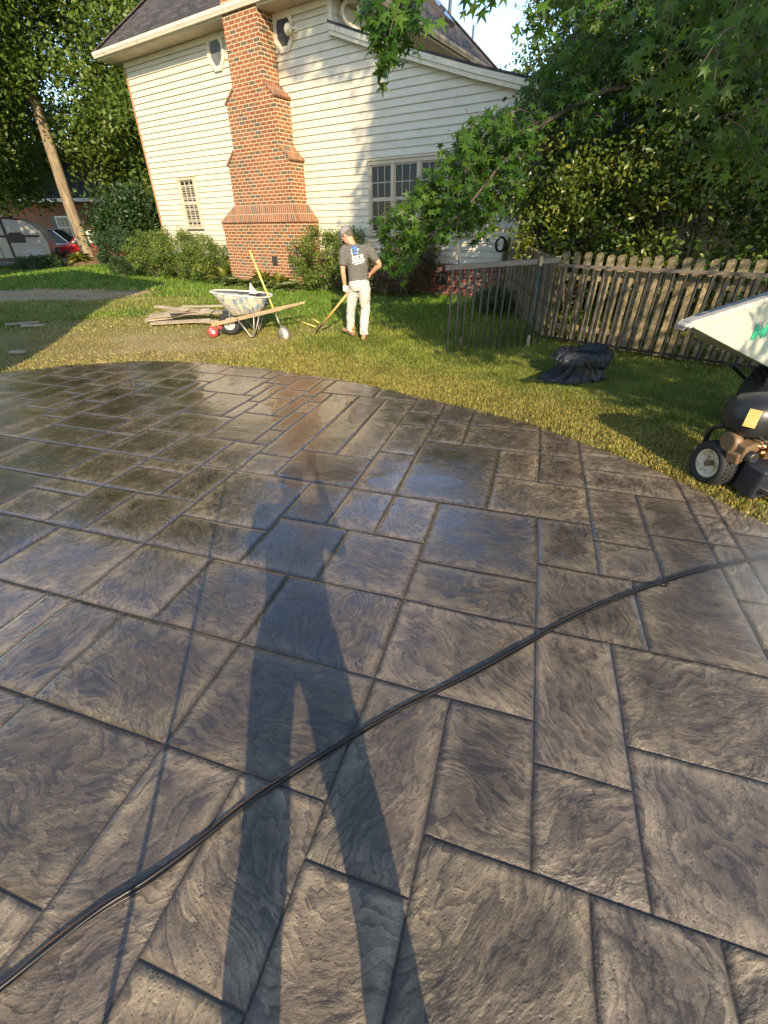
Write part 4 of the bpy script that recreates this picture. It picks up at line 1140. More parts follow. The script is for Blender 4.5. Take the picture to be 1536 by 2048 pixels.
# wheel axis along local y: rim faces the camera's left
pneu(pw, (-.09, -.13, .165), .168, .20, 'y', M_cream)
pneu(pw, (-.09, .55, .165), .168, .20, 'y', M_cream)
fr = MB()
for y in (-.10, .50):
    fr.tube(smooth_path([(-.27, y, .13), (-.30, y, .24), (-.27, y - .02, .36), (-.20, y - .01, .42), (-.11, y + .05, .43), (.0, y + .07, .42)]), .018, 10)
fr.tube([(-.27, -.10, .13), (.34, -.06, .13), (.34, .5, .13), (-.27, .5, .13), (-.27, -.10, .13)], .017, 10)
fr.build('frame', M_iron, pw, smooth=True)
MB().loft([elr((-.03, .0, z), rx, ry, (1, 0, 0), (0, 1, 0), 28, 2.9) for z, rx, ry in ((.435, .10, .14), (.45, .15, .20), (.50, .18, .235), (.58, .185, .245), (.65, .175, .235), (.69, .13, .19), (.705, .06, .09))]).build('fuel_tank', M_fuel, pw, smooth=True)
MB().lathe([(0, .0), (.055, .0), (.06, .012), (.058, .035), (.03, .045), (0, .045)], 20, (.02, .03, .69)).build('fuel_cap', mat('chrome', (.55, .5, .45), .15, 1.0, var=.1), pw, smooth=True)
MB().box((.104, -.219, .60), (.010, .07, .12), (0, -.06, -.98)).build('warning_label', mat('yellow_label', (.62, .45, .14), .5, var=.1, scale=30, dirt=(.7, .65, .5), dirt_amt=.3), pw)
en = MB(); en.box((.03, -.10, .36), (.17, .20, .13), (.2, .1, .2)); en.box((.06, -.16, .30), (.09, .10, .09), (.3, 0, .3)); en.box((.02, .12, .37), (.15, .2, .12)); en.lathe([(0, -.06), (.07, -.06), (.08, -.02), (.06, .02), (0, .03)], 20, (.0, -.16, .385), 'y')
en.build('engine', M_tan, pw, bevel=.012)
fn = MB()
for i in range(8): fn.box((.08, .06, .315 + i * .014), (.16, .20, .005))
fn.tube([(.08, -.12, .40), (.14, .0, .385), (.10, .12, .40)], .018, 8); fn.tube([(.13, -.06, .35), (.16, .10, .37)], .014, 8); fn.build('cooling_fins', M_brass, pw)
MB().lathe([(0, -.03), (.032, -.03), (.042, -.015), (.042, .015), (.03, .03), (0, .03)], 18, (.14, -.125, .325), 'x').build('gauge', M_fuel, pw, smooth=True)
MB().lathe([(.012, .031), (.030, .031), (.032, .026), (.012, .026)], 18, (.14, -.125, .325), 'x').build('gauge_ring', bpy.data.materials['chrome'], pw)
MB().box((.17, .07, .17), (.18, .36, .24), (.05, .1, .05)).build('pump_cover', mat('navy_black', (.020, .022, .030), .35), pw, bevel=.02)
pp = MB(); pp.tube([(.24, .02, .12), (.29, .05, .05), (.33, .10, .03)], .022, 8); pp.tube([(.24, .12, .16), (.30, .16, .06)], .018, 8); pp.tube([(.26, .2, .12), (.34, .22, .05), (.42, .30, .03)], .020, 8); pp.build('outlet_pipe', M_tan, pw, smooth=True)
MB().box((-.02, .28, .50), (.22, .16, .26)).build('air_box', M_fuel, pw, bevel=.03)
wr_ = MB()
for i in range(6): wr_.tube(smooth_path([(.05, -.15 + .05 * i, .42), (.12 + .02 * i, -.12 + .06 * i, .47 - .01 * i), (.16, -.05 + .05 * i, .40), (.15, .02 + .04 * i, .30)]), .006, 6)
wr_.build('cables', M_blkrub, pw, smooth=True)
MB().tube(smooth_path([(-.25, .5, .2), (-.35, .9, .6), (-.4, 1.1, .95), (.3, 1.1, .95), (.3, .9, .6), (.3, .5, .2)]), .015, 8).build('push_handle', M_iron, pw, smooth=True)

# ---- white dumping buggy behind it
bg_ = empty('dump_buggy', (2.26, 3.40, gz(2.26, 3.40)), math.atan2(.31, .95), 'scuffed white dump tub with grey lip tilted over black tyres at the right edge', 'concrete buggy')
def tubm():
    t = NT('scuffed_white_poly'); v = t.obj(); n = t.noise(v, 42, 6, .75); n2 = t.noise(v, 6, 6, .65); n3 = t.noise(t.scalev(v, (6, 6, 1)), 3, 5, .6)
    c = t.ramp(n2, [(.3, (.34, .34, .27)), (.7, (.45, .45, .37))]); c = t.mix(t.ramp(n3, [(.5, 0.0), (.75, .5)]), c, (.48, .44, .26))
    sp = t.math('MULTIPLY', t.ramp(n, [(.58, 0.0), (.63, .9)]), t.ramp(n2, [(.45, 0.0), (.6, 1.0)])); c = t.mix(sp, c, (.07, .07, .06)); t.base(c); t.rough(.55); return t.m
M_poly = tubm()
# local x along the tub from its pointed nose, y to the far side, z up; the tub is tipped nose down
tb = MB()
NEAR = [(0, 1.09), (.05, 1.06), (1.05, .69), (1.45, .62), (1.72, .85), (1.80, 1.42)]
def yfar(x): return .05 + min(.70 * max(0, x), .62)
tb.loft([[(x, 0, z) for x, z in NEAR], [(x, yfar(x), z + (-.42 if i in (0, 5) else .12) * yfar(x)) for i, (x, z) in enumerate(NEAR)]], cap=True); tb.build('dump_tub', M_poly, bg_, bevel=.010)
lp = MB()
rim = lambda x: 1.075 + .185 * x
def lipbar(off, wd):
    xs_ = [-.04, .35, .80, 1.84]
    for xa, xb in zip(xs_[:-1], xs_[1:]):
        ya, yb = (0, 0) if off == 0 else (yfar(xa), yfar(xb)); za, zb = rim(xa) - .42 * ya, rim(xb) - .42 * yb
        lp.add([(xa, ya - wd, za), (xb, yb - wd, zb), (xb, yb + wd, zb), (xa, ya + wd, za), (xa, ya - wd, za + .05), (xb, yb - wd, zb + .05), (xb, yb + wd, zb + .05), (xa, ya + wd, za + .05)], [(3, 2, 1, 0), (4, 5, 6, 7), (0, 1, 5, 4), (1, 2, 6, 5), (2, 3, 7, 6), (3, 0, 4, 7)])
lipbar(0, .03); lipbar(1, .04)
lp.add([(-.07, -.02, 1.075), (.0, -.03, 1.09), (.0, .09, 1.09), (-.07, .06, 1.075), (-.07, -.02, 1.095), (.0, -.03, 1.12), (.0, .09, 1.12), (-.07, .06, 1.095)], [(3, 2, 1, 0), (4, 5, 6, 7), (0, 1, 5, 4), (1, 2, 6, 5), (2, 3, 7, 6), (3, 0, 4, 7)])
lp.build('tub_lip', mat('grey_lip', (.36, .35, .33), .55, var=.15, scale=9, dirt=(.08, .08, .08), dirt_amt=.35), bg_, bevel=.006)
gm = MB(); gy = -.006
gm.prism([(x * .8 + .685, (z - .84) * .8 + .93) for x, z in [(.0, .84), (.05, .845), (.095, .90), (.14, .855), (.19, .86), (.19, 1.0), (.14, 1.0), (.135, .93), (.095, .97), (.055, .925), (.05, .99), (.0, .985)]], gy, gy + .004, lambda u, v, h: (u, h, v)); gm.build('green_mark', mat('green_ink', (.03, .30, .17), .5), bg_)
pneu(bg_, (1.62, .22, .33), .33, .22, 'y', M_cream)
cs = MB(); cs.tube([(1.62, .05, .33), (1.62, .40, .33)], .02, 8); cs.tube([(1.2, .05, .62), (1.62, .05, .36), (2.5, .05, .75)], .02, 8); cs.tube([(1.2, .40, .60), (1.62, .40, .36), (2.5, .40, .75)], .02, 8)
cs.tube([(2.1, .05, .6), (2.2, .05, .0)], .018, 8); cs.tube([(2.1, .40, .6), (2.2, .40, .0)], .018, 8); cs.box((1.28, .02, .60), (.26, .015, .20))
cs.build('chassis', M_fuel, bg_)

# ---- far left: trailer, cars, neighbour's house
M_trl = mat('trailer_skin', (.30, .265, .21), .4, var=.06, scale=1.5); M_trim_b = mat('trailer_black', (.015, .015, .017), .35, var=.2)
tl = empty('travel_trailer', (-17.76, 26.25, gz(-18, 26.2)), R_(22), 'beige travel trailer with black window trim parked on the drive', 'travel trailer'); tl.scale = (.80, .80, .80)
side = [(-7.6, .62), (.40, .62), (.62, .85), (.66, 1.45), (.46, 2.0), (.10, 2.42), (-.4, 2.66), (-1.0, 2.74), (-7.6, 2.74)]
MB().prism(side, 0, 2.3, lambda u, v, h: (u, h, v)).build('body', M_trl, tl, bevel=.03)
def flat(poly, y0, y1, name, m, par): return MB().prism(poly, y0, y1, lambda u, v, h: (u, h, v)).build(name, m, par)
flat([(-7.6, 2.70), (-1.2, 2.70), (-.42, 2.64), (-.40, 2.70), (-1.2, 2.79), (-7.6, 2.79)], -.02, 2.32, 'roof_edge', M_trim_b, tl)
flat([(-7.0, 1.55), (-3.15, 1.55), (-3.0, 1.65), (-3.0, 1.95), (-3.2, 2.05), (-7.0, 2.05)], -.015, .02, 'window', M_trim_b, tl)
flat([(-1.35, 1.45), (-.50, 1.45), (-.45, 1.85), (-.6, 2.0), (-1.2, 2.0), (-1.38, 1.85)], -.018, .02, 'window', M_trim_b, tl)
flat([(-2.0, 1.74), (.40, 1.74), (.33, 1.86), (-2.0, 1.86)], -.012, .01, 'stripe', M_trim_b, tl)
flat([(-1.5, .62), (-1.35, .62), (-1.35, 2.7), (-1.5, 2.7)], -.010, .01, 'stripe', M_trim_b, tl)
dr_ = MB()
for a, b in (((-2.85, .62), (-2.85, 2.5)), ((-2.0, .62), (-2.0, 2.5)), ((-2.85, 2.5), (-2.0, 2.5))): dr_.bar((a[0], -.01, a[1]), (b[0], -.01, b[1]), .03, .05, (0, 1, 0))
dr_.build('door', M_trim_b, tl)
hb = MB(); hb.tube(smooth_path([(-2.35, -.05, 1.65), (-2.22, -.06, 1.62), (-2.15, -.06, 1.2), (-2.3, -.05, 1.12)]), .02, 8); hb.build('grab_handle', M_trim_b, tl)
flat([(-.75, .72), (.1, .72), (.25, .9), (.25, 1.08), (-.75, 1.08)], -.014, .01, 'hatch', mat('hatch_grey', (.33, .31, .28), .5), tl)
flat([(-7.6, .42), (-.2, .42), (.2, .615), (-7.6, .615)], .05, 2.2, 'underbody', M_trim_b, tl)
pneu(tl, (-4.35, .15, .34), .34, .22, 'y', bpy.data.materials['chrome'], lug=False); pneu(tl, (-5.2, .15, .34), .34, .22, 'y', bpy.data.materials['chrome'], lug=False)
tg = MB(); tg.tube([(.4, .6, .5), (1.6, 1.15, .5)], .05, 8); tg.tube([(.4, 1.7, .5), (1.6, 1.15, .5)], .05, 8); tg.tube([(1.4, 1.15, .0), (1.4, 1.15, .8)], .04, 8); tg.lathe([(0, -.25), (.15, -.25), (.17, 0), (.12, .25), (0, .28)], 16, (.85, 1.15, .85)); tg.build('hitch', M_trim_b, tl)

def car(name, loc, rz, m, label, cat, suv=True):
    r = empty(name, loc, rz, label, cat); hh = 1.72 if suv else 1.42
    low = [(-2.3, .30), (2.25, .30), (2.32, .62), (2.2, .88), (1.2, 1.0), (-2.2, 1.05), (-2.36, .7)]
    MB().prism(low, -.9, .9, lambda u, v, h: (u, h, v)).build('body', m, r, bevel=.08)
    cab = [(-2.15, 1.0), (1.25, .98), (.45, hh - .06), (.0, hh), (-1.6, hh), (-2.0, hh - .12)] if suv else [(-1.9, 1.0), (1.1, .98), (.35, hh - .04), (-.1, hh), (-1.0, hh - .02)]
    def cf(u, v, h): k = (v - 1.0) / .7; return (u, h * (1 - .22 * k), v)
    g = MB().prism(cab, -.84, .84, cf).build('glasshouse', M_trim_b, r, bevel=.05)
    tp_ = [(u, v) for u, v in cab if v > hh - .14]; MB().box(((tp_[0][0] + tp_[-1][0]) / 2, 0, hh + .008), (abs(tp_[0][0] - tp_[-1][0]) + .25, 1.22, .05)).build('roof_panel', m, r, bevel=.02)
    pl = MB()
    for s in (-1, 1):
        for u0_, u1_ in (((1.2, 1.0), (.42, hh - .05)), ((-.35, 1.0), (-.38, hh - .03)), ((-1.55, 1.0), (-1.5, hh - .03)), ((-2.14, 1.0), (-1.98, hh - .1))): pl.bar(cf(*u0_, s * .845), cf(*u1_, s * .845), .06, .05)
    pl.build('pillars', m, r)
    for x in (-1.45, 1.45):
        for y in (-.84, .84): pneu(r, (x, y, .34), .34, .22, 'y', bpy.data.materials['chrome'], lug=False)
    for y in (-.62, .62): MB().box((2.27, y, .74), (.06, .36, .16)).build('headlight', M_white, r, bevel=.02)
    for y in (-.72, .72): MB().box((-2.30, y, .86), (.06, .2, .24)).build('tail_light', M_red, r, bevel=.02)
    MB().box((2.30, 0, .55), (.05, 1.1, .2)).build('grille', M_trim_b, r, bevel=.01)
car('parked_suv', (-21.4, 33.5, gz(-21, 33.5)), R_(8), mat('silver_paint', (.42, .44, .46), .25, .6, var=.03), 'silver car parked behind the trailer, mostly hidden by plants', 'car')
car('parked_car', (-17.4, 31.0, gz(-17.4, 31)), R_(200), mat('red_paint', (.42, .015, .02), .22, .1, var=.05, coat=.6), 'bright red car parked behind the big trunk', 'car')
nb = empty('brick_house', (-40, 42, 0), R_(-6), 'red brick neighbour house with white trim behind the trees', 'house')
M_nbrick = brick_mat('neighbour_brick', .22, .08, (.30, .10, .055), (.23, .07, .04), (.33, .26, .2), .012)
MB().box((6, 4, 1.8), (34, 8, 3.6)).build('wall', M_nbrick, nb)
rf2 = MB(); rf2.add([(-11.5, -.6, 3.6), (23.6, -.6, 3.6), (23.6, 8.6, 3.6), (-11.5, 8.6, 3.6), (-11.5, 4, 7.2), (23.6, 4, 7.2)], [(0, 1, 5, 4), (1, 2, 5), (2, 3, 4, 5), (3, 0, 4), (3, 2, 1, 0)]); rf2.build('roof', M_shing, nb)
MB().box((6, -.62, 3.52), (35.2, .06, .22)).build('white_fascia', M_white, nb)
for x in (-6, 1.5, 9, 15.5):
    f = MB(); f.box((x, -.03, 1.8), (1.1, .08, 1.5)); wf = f.build('window', M_white, nb); MB().box((x, -.075, 1.8), (.92, .02, 1.32)).build('pane', M_glass, wf)
    q = MB(); q.box((x, -.09, 1.8), (.92, .02, .05)); q.box((x - .15, -.09, 1.8), (.03, .02, 1.3)); q.box((x + .15, -.09, 1.8), (.03, .02, 1.3)); q.build('muntins', M_white, wf)
    for s in (-1, 1): MB().box((x + s * .75, -.03, 1.8), (.35, .05, 1.5)).build('shutter', M_trim_b, nb)
# neighbour's building off to the left, whose shadow lies across the lawn
gb_ = empty('garage', (-4.40, 1.2, 0), 0, 'two storey cream garage standing left of the slab', 'garage')
gw = MB(); gw.box((-4.6, -4.5, 3.4), (9.0, 9.0, 7.0)); gw.build('wall', M_siding, gb_)
rf3 = MB(); rf3.add([(-9.5, -9.4, 6.9), (.25, -9.4, 6.9), (.25, .35, 6.9), (-9.5, .35, 6.9), (-4.6, -9.4, 9.4), (-4.6, .35, 9.4)], [(0, 1, 4), (1, 2, 5, 4), (2, 3, 5), (3, 0, 4, 5), (3, 2, 1, 0)]); rf3.build('roof', M_shing, gb_)
MB().box((-4.6, .02, 1.2), (4.8, .06, 2.3)).build('garage_door', M_white, gb_, bevel=.01)
MB().box((-.08, -4.5, 4.6), (.06, 1.0, 1.4)).build('window', M_trimtan, gb_)
# ================================================================== VEGETATION
STAR_A = [0, 31, 62, 94, 122, 180, 238, 266, 298, 329]
STAR_R = [.62, .20, .56, .20, .46, .16, .46, .20, .56, .20]
def tpl_star():
    v = [(.40, 0, .03)]
    for a, r in zip(STAR_A, STAR_R): v.append((.40 + r * math.cos(R_(a)), r * math.sin(R_(a)), -.10 * (r / .6) ** 2))
    return np.array(v), np.array([(0, i + 1, (i + 1) % 10 + 1) for i in range(10)])
def tpl_oval(wd=.24):
    v = np.array([(0, 0, 0), (.3, wd * .85, .06), (.68, wd, .05), (1, 0, -.07), (.68, -wd, .05), (.3, -wd * .85, .06), (.5, 0, -.01)])
    return v, np.array([(0, 6, 1), (1, 6, 2), (2, 6, 3), (3, 6, 4), (4, 6, 5), (5, 6, 0)])
def tpl_dia(wd=.30):
    return np.array([(0, 0, 0), (.5, wd, .09), (1, 0, -.04), (.5, -wd, .09)]), np.array([(0, 1, 2), (0, 2, 3)])
TPL = {'star': tpl_star(), 'oval': tpl_oval(), 'dia': tpl_dia(), 'strap': (np.array([(0, -.03, 0), (0, .03, 0), (.45, .05, .22), (.45, -.05, .22), (.85, .03, .12), (.85, -.03, .12), (1, 0, 0)]), None)}
def orient(n, r, up=(0, 0, 1), spread=1.0, tdir=None, tspread=1.0):
    N = np.array(up) + r.normal(0, spread, (n, 3)); N /= np.linalg.norm(N, axis=1)[:, None]
    T = r.normal(0, 1, (n, 3)) if tdir is None else np.array(tdir) + r.normal(0, tspread, (n, 3))
    T -= (T * N).sum(1)[:, None] * N; T /= np.linalg.norm(T, axis=1)[:, None] + 1e-9
    return N, T
def leaves(name, C, size, m, kind='dia', r=None, up=(0, 0, 1), spread=1.0, tdir=None, tspread=1.0, rnd=None, parent=None):
    r = r or rng; n = len(C); N, T = orient(n, r, up, spread, tdir, tspread); B = np.cross(N, T)
    tv, tf = TPL[kind]; size = np.broadcast_to(np.asarray(size, float), (n,))
    V = C[:, None] + size[:, None, None] * (tv[None, :, 0:1] * T[:, None] + tv[None, :, 1:2] * B[:, None] + tv[None, :, 2:3] * N[:, None])
    F = (np.arange(n) * len(tv))[:, None, None] + tf[None]
    rn = r.random(n) if rnd is None else rnd
    return fast_mesh(name, V.reshape(-1, 3), F.reshape(-1, 3), m, parent, attrs={'rnd': np.repeat(rn, len(tv))})
def clumps(cen, per, sx, r, sz=None):
    cen = np.asarray(cen); n = len(cen)
    P = np.repeat(cen, per, 0) + r.normal(0, 1, (n * per, 3)) * np.array([sx, sx, sz or sx])
    tone = np.repeat(r.random(n), per); return P, np.clip(tone * .6 + r.random(n * per) * .4, 0, 1)

M_bark = mat('oak_bark', (.235, .175, .105), .95, var=.5, scale=3.2, stretch=(3, 3, .5), bump=1.0, bscale=5, dirt=(.08, .055, .03), dirt_amt=.45)
M_bark2 = mat('grey_bark', (.085, .066, .048), .95, var=.3, scale=5, stretch=(3, 3, .6), bump=.8, bscale=14)
L_oak = leaf_mat('oak_leaf', (.036, .066, .012), (.092, .145, .022), (.185, .225, .044))
L_far = leaf_mat('far_leaf', (.045, .070, .018), (.085, .120, .030), (.16, .19, .06))
L_sweet = leaf_mat('sweetgum_leaf', (.014, .046, .006), (.037, .096, .010), (.100, .175, .020), .40, .42, .25)
L_lig = leaf_mat('glossy_leaf', (.016, .038, .006), (.058, .100, .014), (.26, .25, .036), .22, .33, .42)
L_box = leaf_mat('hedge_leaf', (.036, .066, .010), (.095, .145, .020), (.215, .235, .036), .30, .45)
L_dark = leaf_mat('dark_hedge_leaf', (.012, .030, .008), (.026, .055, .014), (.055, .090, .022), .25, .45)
L_purple = leaf_mat('purple_leaf', (.045, .028, .022), (.095, .060, .034), (.17, .125, .05), .25, .45)
L_hosta = leaf_mat('hosta_leaf', (.07, .12, .03), (.13, .19, .06), (.36, .38, .22), .3, .4)
L_lily = leaf_mat('lily_leaf', (.10, .13, .02), (.19, .20, .035), (.34, .32, .06), .35, .45)
L_flow = leaf_mat('tan_blossom', (.22, .13, .05), (.32, .19, .08), (.42, .30, .14), .2, .7)

def tree(name, base, h, crown, n_cl, per, size, leafm, barkm, label, group=None, seed=0, trunk_r=.35, kind='dia', squash=.6, cspread=.55, limbs=9, cat='tree', gap=.46):
    """crown = list of ellipsoids (dx, dy, z, rx, ry, rz) in metres from the base"""
    r = np.random.default_rng(seed); root = empty(name, base, 0, label, cat, group)
    cen = []
    for (dx, dy, z, rx, ry, rz) in crown:
        k = int(n_cl * rx * rz * ry ** .5 / sum(c[3] * c[5] * c[4] ** .5 for c in crown)) + 8
        q = r.normal(0, 1, (k * 3, 3)); q /= np.linalg.norm(q, axis=1)[:, None]
        q *= (.35 + .65 * r.random((len(q), 1)) ** .45)
        p = q * np.array([rx, ry, rz]) + np.array([dx, dy, z])
        keep = (fbm(p[:, 0] * .55 + seed * 3.7 + 30 + p[:, 1] * .3, p[:, 2] * .55 + 30 + p[:, 1] * .25, 3) > gap) | (ry < .9)
        cen.append(p[keep][:k])
    cen = np.concatenate(cen)
    P, tone = clumps(cen, per, cspread, r, cspread * squash)
    leaves('crown', P, size * r.uniform(.7, 1.25, len(P)), leafm, kind, r, (0, -.35, .8), .75, None, 1, tone, root)
    tb = MB(); bend = r.normal(0, .06 * h / 10, (9, 2)).cumsum(0) * .4
    pts = [(bend[i, 0], bend[i, 1], h * .82 * i / 8) for i in range(9)]; pts[0] = (0, 0, -.1)
    rad = [trunk_r * (1.45 if i == 0 else (1.02 if i == 1 else 1 - .095 * i)) for i in range(9)]
    tb.tube(smooth_path([pts[0]] + [(0, 0, .5)] + pts[1:], 3), [trunk_r * (1.38 - 1.1 * min(1, .35 + .65 * (i / 27.)) + .10 * math.exp(-i / 2)) for i in range(28)], 14)
    for i in range(min(limbs, len(cen))):
        c = cen[r.integers(len(cen))]; z0 = max(h * .22, min(h * .75, c[2] * .7)); s = Vector((0, 0, z0)); e = Vector(c)
        m_ = s.lerp(e, .5) + Vector((0, 0, .12 * (e - s).length)); ra = trunk_r * .24
        tb.tube(smooth_path([s, m_, e], 5), [ra * (1 - .085 * k) for k in range(11)], 7)
    tb.build('trunk', barkm, root, smooth=True)
    return root

gzc = gz
# mulched mound + big oak on the left, then the wood behind it
mound = lump('mulch_bed', (-16.0, 27.3, .0), (3.4, 2.2, .42), mat('mulch', (.16, .085, .05), .95, var=.4, scale=9, bump=.8), 6, None, None, 4, .12, 2.0); tag(mound, kind='structure')
tree('oak_tree', (-15.95, 27.4, .30), 24, [(0, -.5, 13.5, 6.5, 5, 6.5), (-4.5, .5, 8.0, 4.0, 3.5, 3.2), (4.6, .5, 7.6, 3.4, 3.0, 3.0), (-7, 3, 14, 4, 4, 6), (2.6, 1.8, 5.0, 2.4, 2, 1.5), (-.6, -2.4, 10.6, 3.4, 1.2, 3.0), (-1.2, -2.2, 8.6, 2.6, .8, 1.3), (-.4, -2.6, 13.8, 4.0, 1.4, 3.0), (-.2, -1.4, 8.6, 1.9, .45, 1.5), (.1, -1.3, 7.3, 1.6, .45, 1.0), (-.3, -1.4, 10.6, 1.9, .45, 1.3), (.6, -1.5, 12.5, 2.8, .5, 2.6), (-1.6, -1.5, 15.0, 3.2, .6, 3.0), (.2, -1.3, 17.5, 3.2, .6, 3.0), (-3.6, -.5, 5.6, 2.2, 1.6, 1.4)], 1750, 90, .215, L_oak, M_bark, 'huge oak with a tan sunlit trunk standing in a mulched bed', None, 3, .31, limbs=3, cspread=.62, gap=.41)
woods = [(-17.6, 15.6, 10, 6.2, 2.2, 'leafy tree left of the lawn, outside the view, dappling the trailer', 17), (-23.5, 33, 20, 11.0, 4.6, 'tall dense tree at the far left behind the trailer', 11), (-11.5, 31, 17, 9.5, 4.0, 'leafy tree close beside the left corner of the house', 12), (-8.5, 37, 20, 11.0, 4.4, 'tall tree rising behind the left end of the house roof', 13),
         (-30, 44, 24, 13, 6, 'farthest tall tree at the left edge behind the brick house', 14), (-19, 46, 25, 14, 6.5, 'broad tall tree behind the oak crown', 15), (-12.2, 45, 24, 13, 5, 'tall tree in the gap between oak and house roof', 16)]
for (x, y, h, zc, rr, lab, sd) in woods:
    tree('woodland_tree', (x, y, gz(x, y)), h, [(0, 0, zc, rr, rr * .8, h * .36), (rr * .3, -1, zc - h * .24, rr * .75, rr * .6, h * .16), (-rr * .4, -1, zc - h * .26, rr * .7, rr * .6, h * .14)], 330, 100, .27, L_oak, M_bark2, lab, 'woodland trees on the left', sd, .34, cspread=.75, limbs=12)
# low dense growth filling in under the wood, left of the house
tree('understory_tree', (-11.6, 23.6, gz(-11.6, 23.6)), 3.6, [(0, 0, 1.7, 1.15, 1.0, 1.35), (1.0, .5, 2.1, 1.1, 1.0, 1.4), (-.6, .3, 1.0, .9, .9, .8)], 150, 75, .17, L_dark, M_bark2, 'dark green bushy small tree left of the house corner', None, 21, .09, cspread=.30)
tree('understory_tree', (-9.9, 26, gz(-9.9, 26)), 8.5, [(0, 0, 4.2, 2.3, 1.8, 3.6)], 200, 75, .2, L_oak, M_bark2, 'slender green tree against the left wall edge of the house', None, 22, .10, cspread=.4)
# pale tree beyond the roof on the right and dark ones behind it
tree('background_tree', (7.7, 24.5, 0.2), 15, [(0, 0, 7.4, 2.3, 2, 4.2), (2.4, .6, 8.5, 2.2, 2, 4)], 150, 60, .20, L_far, M_bark2, 'pale sunlit airy tree beyond the house roof', None, 31, .2, cspread=.42, gap=.50, limbs=12)
tree('background_tree', (13.5, 22, 0.2), 15, [(0, 0, 7.5, 3.6, 3.2, 5.2), (-2.2, -1, 5, 2.6, 2, 3)], 220, 70, .25, L_oak, M_bark2, 'dark full tree behind the evergreens at the right', None, 32, .3, cspread=.55)

LIT = []
for u_ in np.linspace(.05, 1.7, 7):
    for z_ in (.35, .75, 1.15): LIT.append((fA[0] + fd.x * u_, fA[1] + fd.y * u_, z_))
for x_ in (2.2, 2.7, 3.2):
    for z_ in (1.6, 2.1, 2.6): LIT.append((x_, 8.9, z_))
for x_ in (.0, .5, 1.0, 1.5, 1.9):
    for z_ in (1.3, 1.8, 2.3): LIT.append((x_, 8.75, z_))
for q_ in ((.6, 5.4), (1.2, 4.9), (1.8, 4.4), (2.3, 3.8), (1.2, 6.0), (.4, 6.6), (-.46, 8.1), (-.46, 7.5), (.6, 7.6), (1.6, 5.6)): LIT.append((*q_, .3))
LIT = np.array(LIT)
def blocks(c, rad=.5):
    d = np.asarray(c) - LIT; t = d @ SD; off = np.linalg.norm(d - t[:, None] * SD, axis=1); return bool(((t > .6) & (off < rad)).any())
# ---- sweetgum behind the fence: drooping star leaved limbs in front of house and sky
sw = empty('sweetgum_tree', (4.9, 9.6, gz(4.9, 9.6)), 0, 'sweetgum with drooping star shaped leaves hanging before the house wall', 'tree')
SWB = np.array([4.9, 9.6, gz(4.9, 9.6)])
r = np.random.default_rng(77); SC_, ST_, SN_ = [], [], []
limb = MB(); twig = MB()
def limb_path(P, r0, r1):
    sp = smooth_path([np.array(p) - SWB for p in P], 6); n = len(sp)
    limb.tube(sp, [r0 + (r1 - r0) * i / (n - 1) for i in range(n)], 8); return [np.array(p) for p in sp]
def spray(polyxz, Y, thick, n, lsize, droop=.6, seed=1, per=(6, 11), tl=.42):
    """twigs carrying star leaves filling a region of real space (outline in x, z at depth Y)"""
    rr = np.random.default_rng(seed); P = np.array(polyxz); lo, hi = P.min(0), P.max(0); k = 0
    while k < n:
        q = rr.uniform(lo, hi)
        if not in_poly(np.array([q[0]]), np.array([q[1]]), [tuple(p) for p in P])[0]: continue
        y = Y + rr.normal(0, thick * .5); c = np.array([q[0], y, q[1]]) - SWB; k += 1
        d = np.array([rr.normal(-.35, .5), rr.normal(-.35, .5), -droop + rr.normal(0, .3)]); d /= np.linalg.norm(d); L = tl * rr.uniform(.6, 1.2)
        s = c - d * L * .5; e = c + d * L * .5; m_ = (s + e) / 2 + np.array([0, 0, .05])
        twig.tube([s, m_, e], [.005, .004, .002], 5)
        nl = rr.integers(*per); tone = rr.random()
        for j in range(nl):
            f = rr.random(); p = s * (1 - f) + e * f + rr.normal(0, .045, 3)
            SC_.append(p); ST_.append(lsize * rr.uniform(.65, 1.2)); SN_.append(np.clip(.6 * tone + .4 * rr.random(), 0, 1))
limb_path([SWB, (4.85, 9.55, 2.2), (4.7, 9.4, 4.4), (4.5, 9.1, 6.5), (4.2, 8.6, 8.8)], .20, .06)
limb_path([(4.75, 9.45, 3.3), (3.7, 9.1, 3.45), (2.7, 8.9, 3.1), (2.0, 8.8, 2.7), (1.4, 8.75, 2.45), (.6, 8.7, 2.0)], .046, .010)
limb_path([(2.2, 8.8, 2.85), (1.7, 8.6, 2.3), (1.2, 8.5, 1.8), (.6, 8.5, 1.5)], .030, .008)
limb_path([(4.6, 9.3, 5.2), (3.0, 7.8, 5.6), (1.4, 6.8, 4.7), (.3, 6.3, 3.5)], .06, .01)
limb_path([(4.7, 9.4, 4.8), (4.0, 6.8, 4.6), (3.0, 4.6, 3.8), (1.9, 3.4, 2.8)], .07, .012)
limb_path([(4.5, 9.1, 6.0), (2.6, 7.4, 6.2), (1.5, 6.0, 4.4), (1.3, 5.6, 3.4)], .05, .01)
limb_path([(4.6, 9.2, 6.2), (6.4, 7.0, 6.6), (7.5, 4.5, 5.6)], .06, .012)
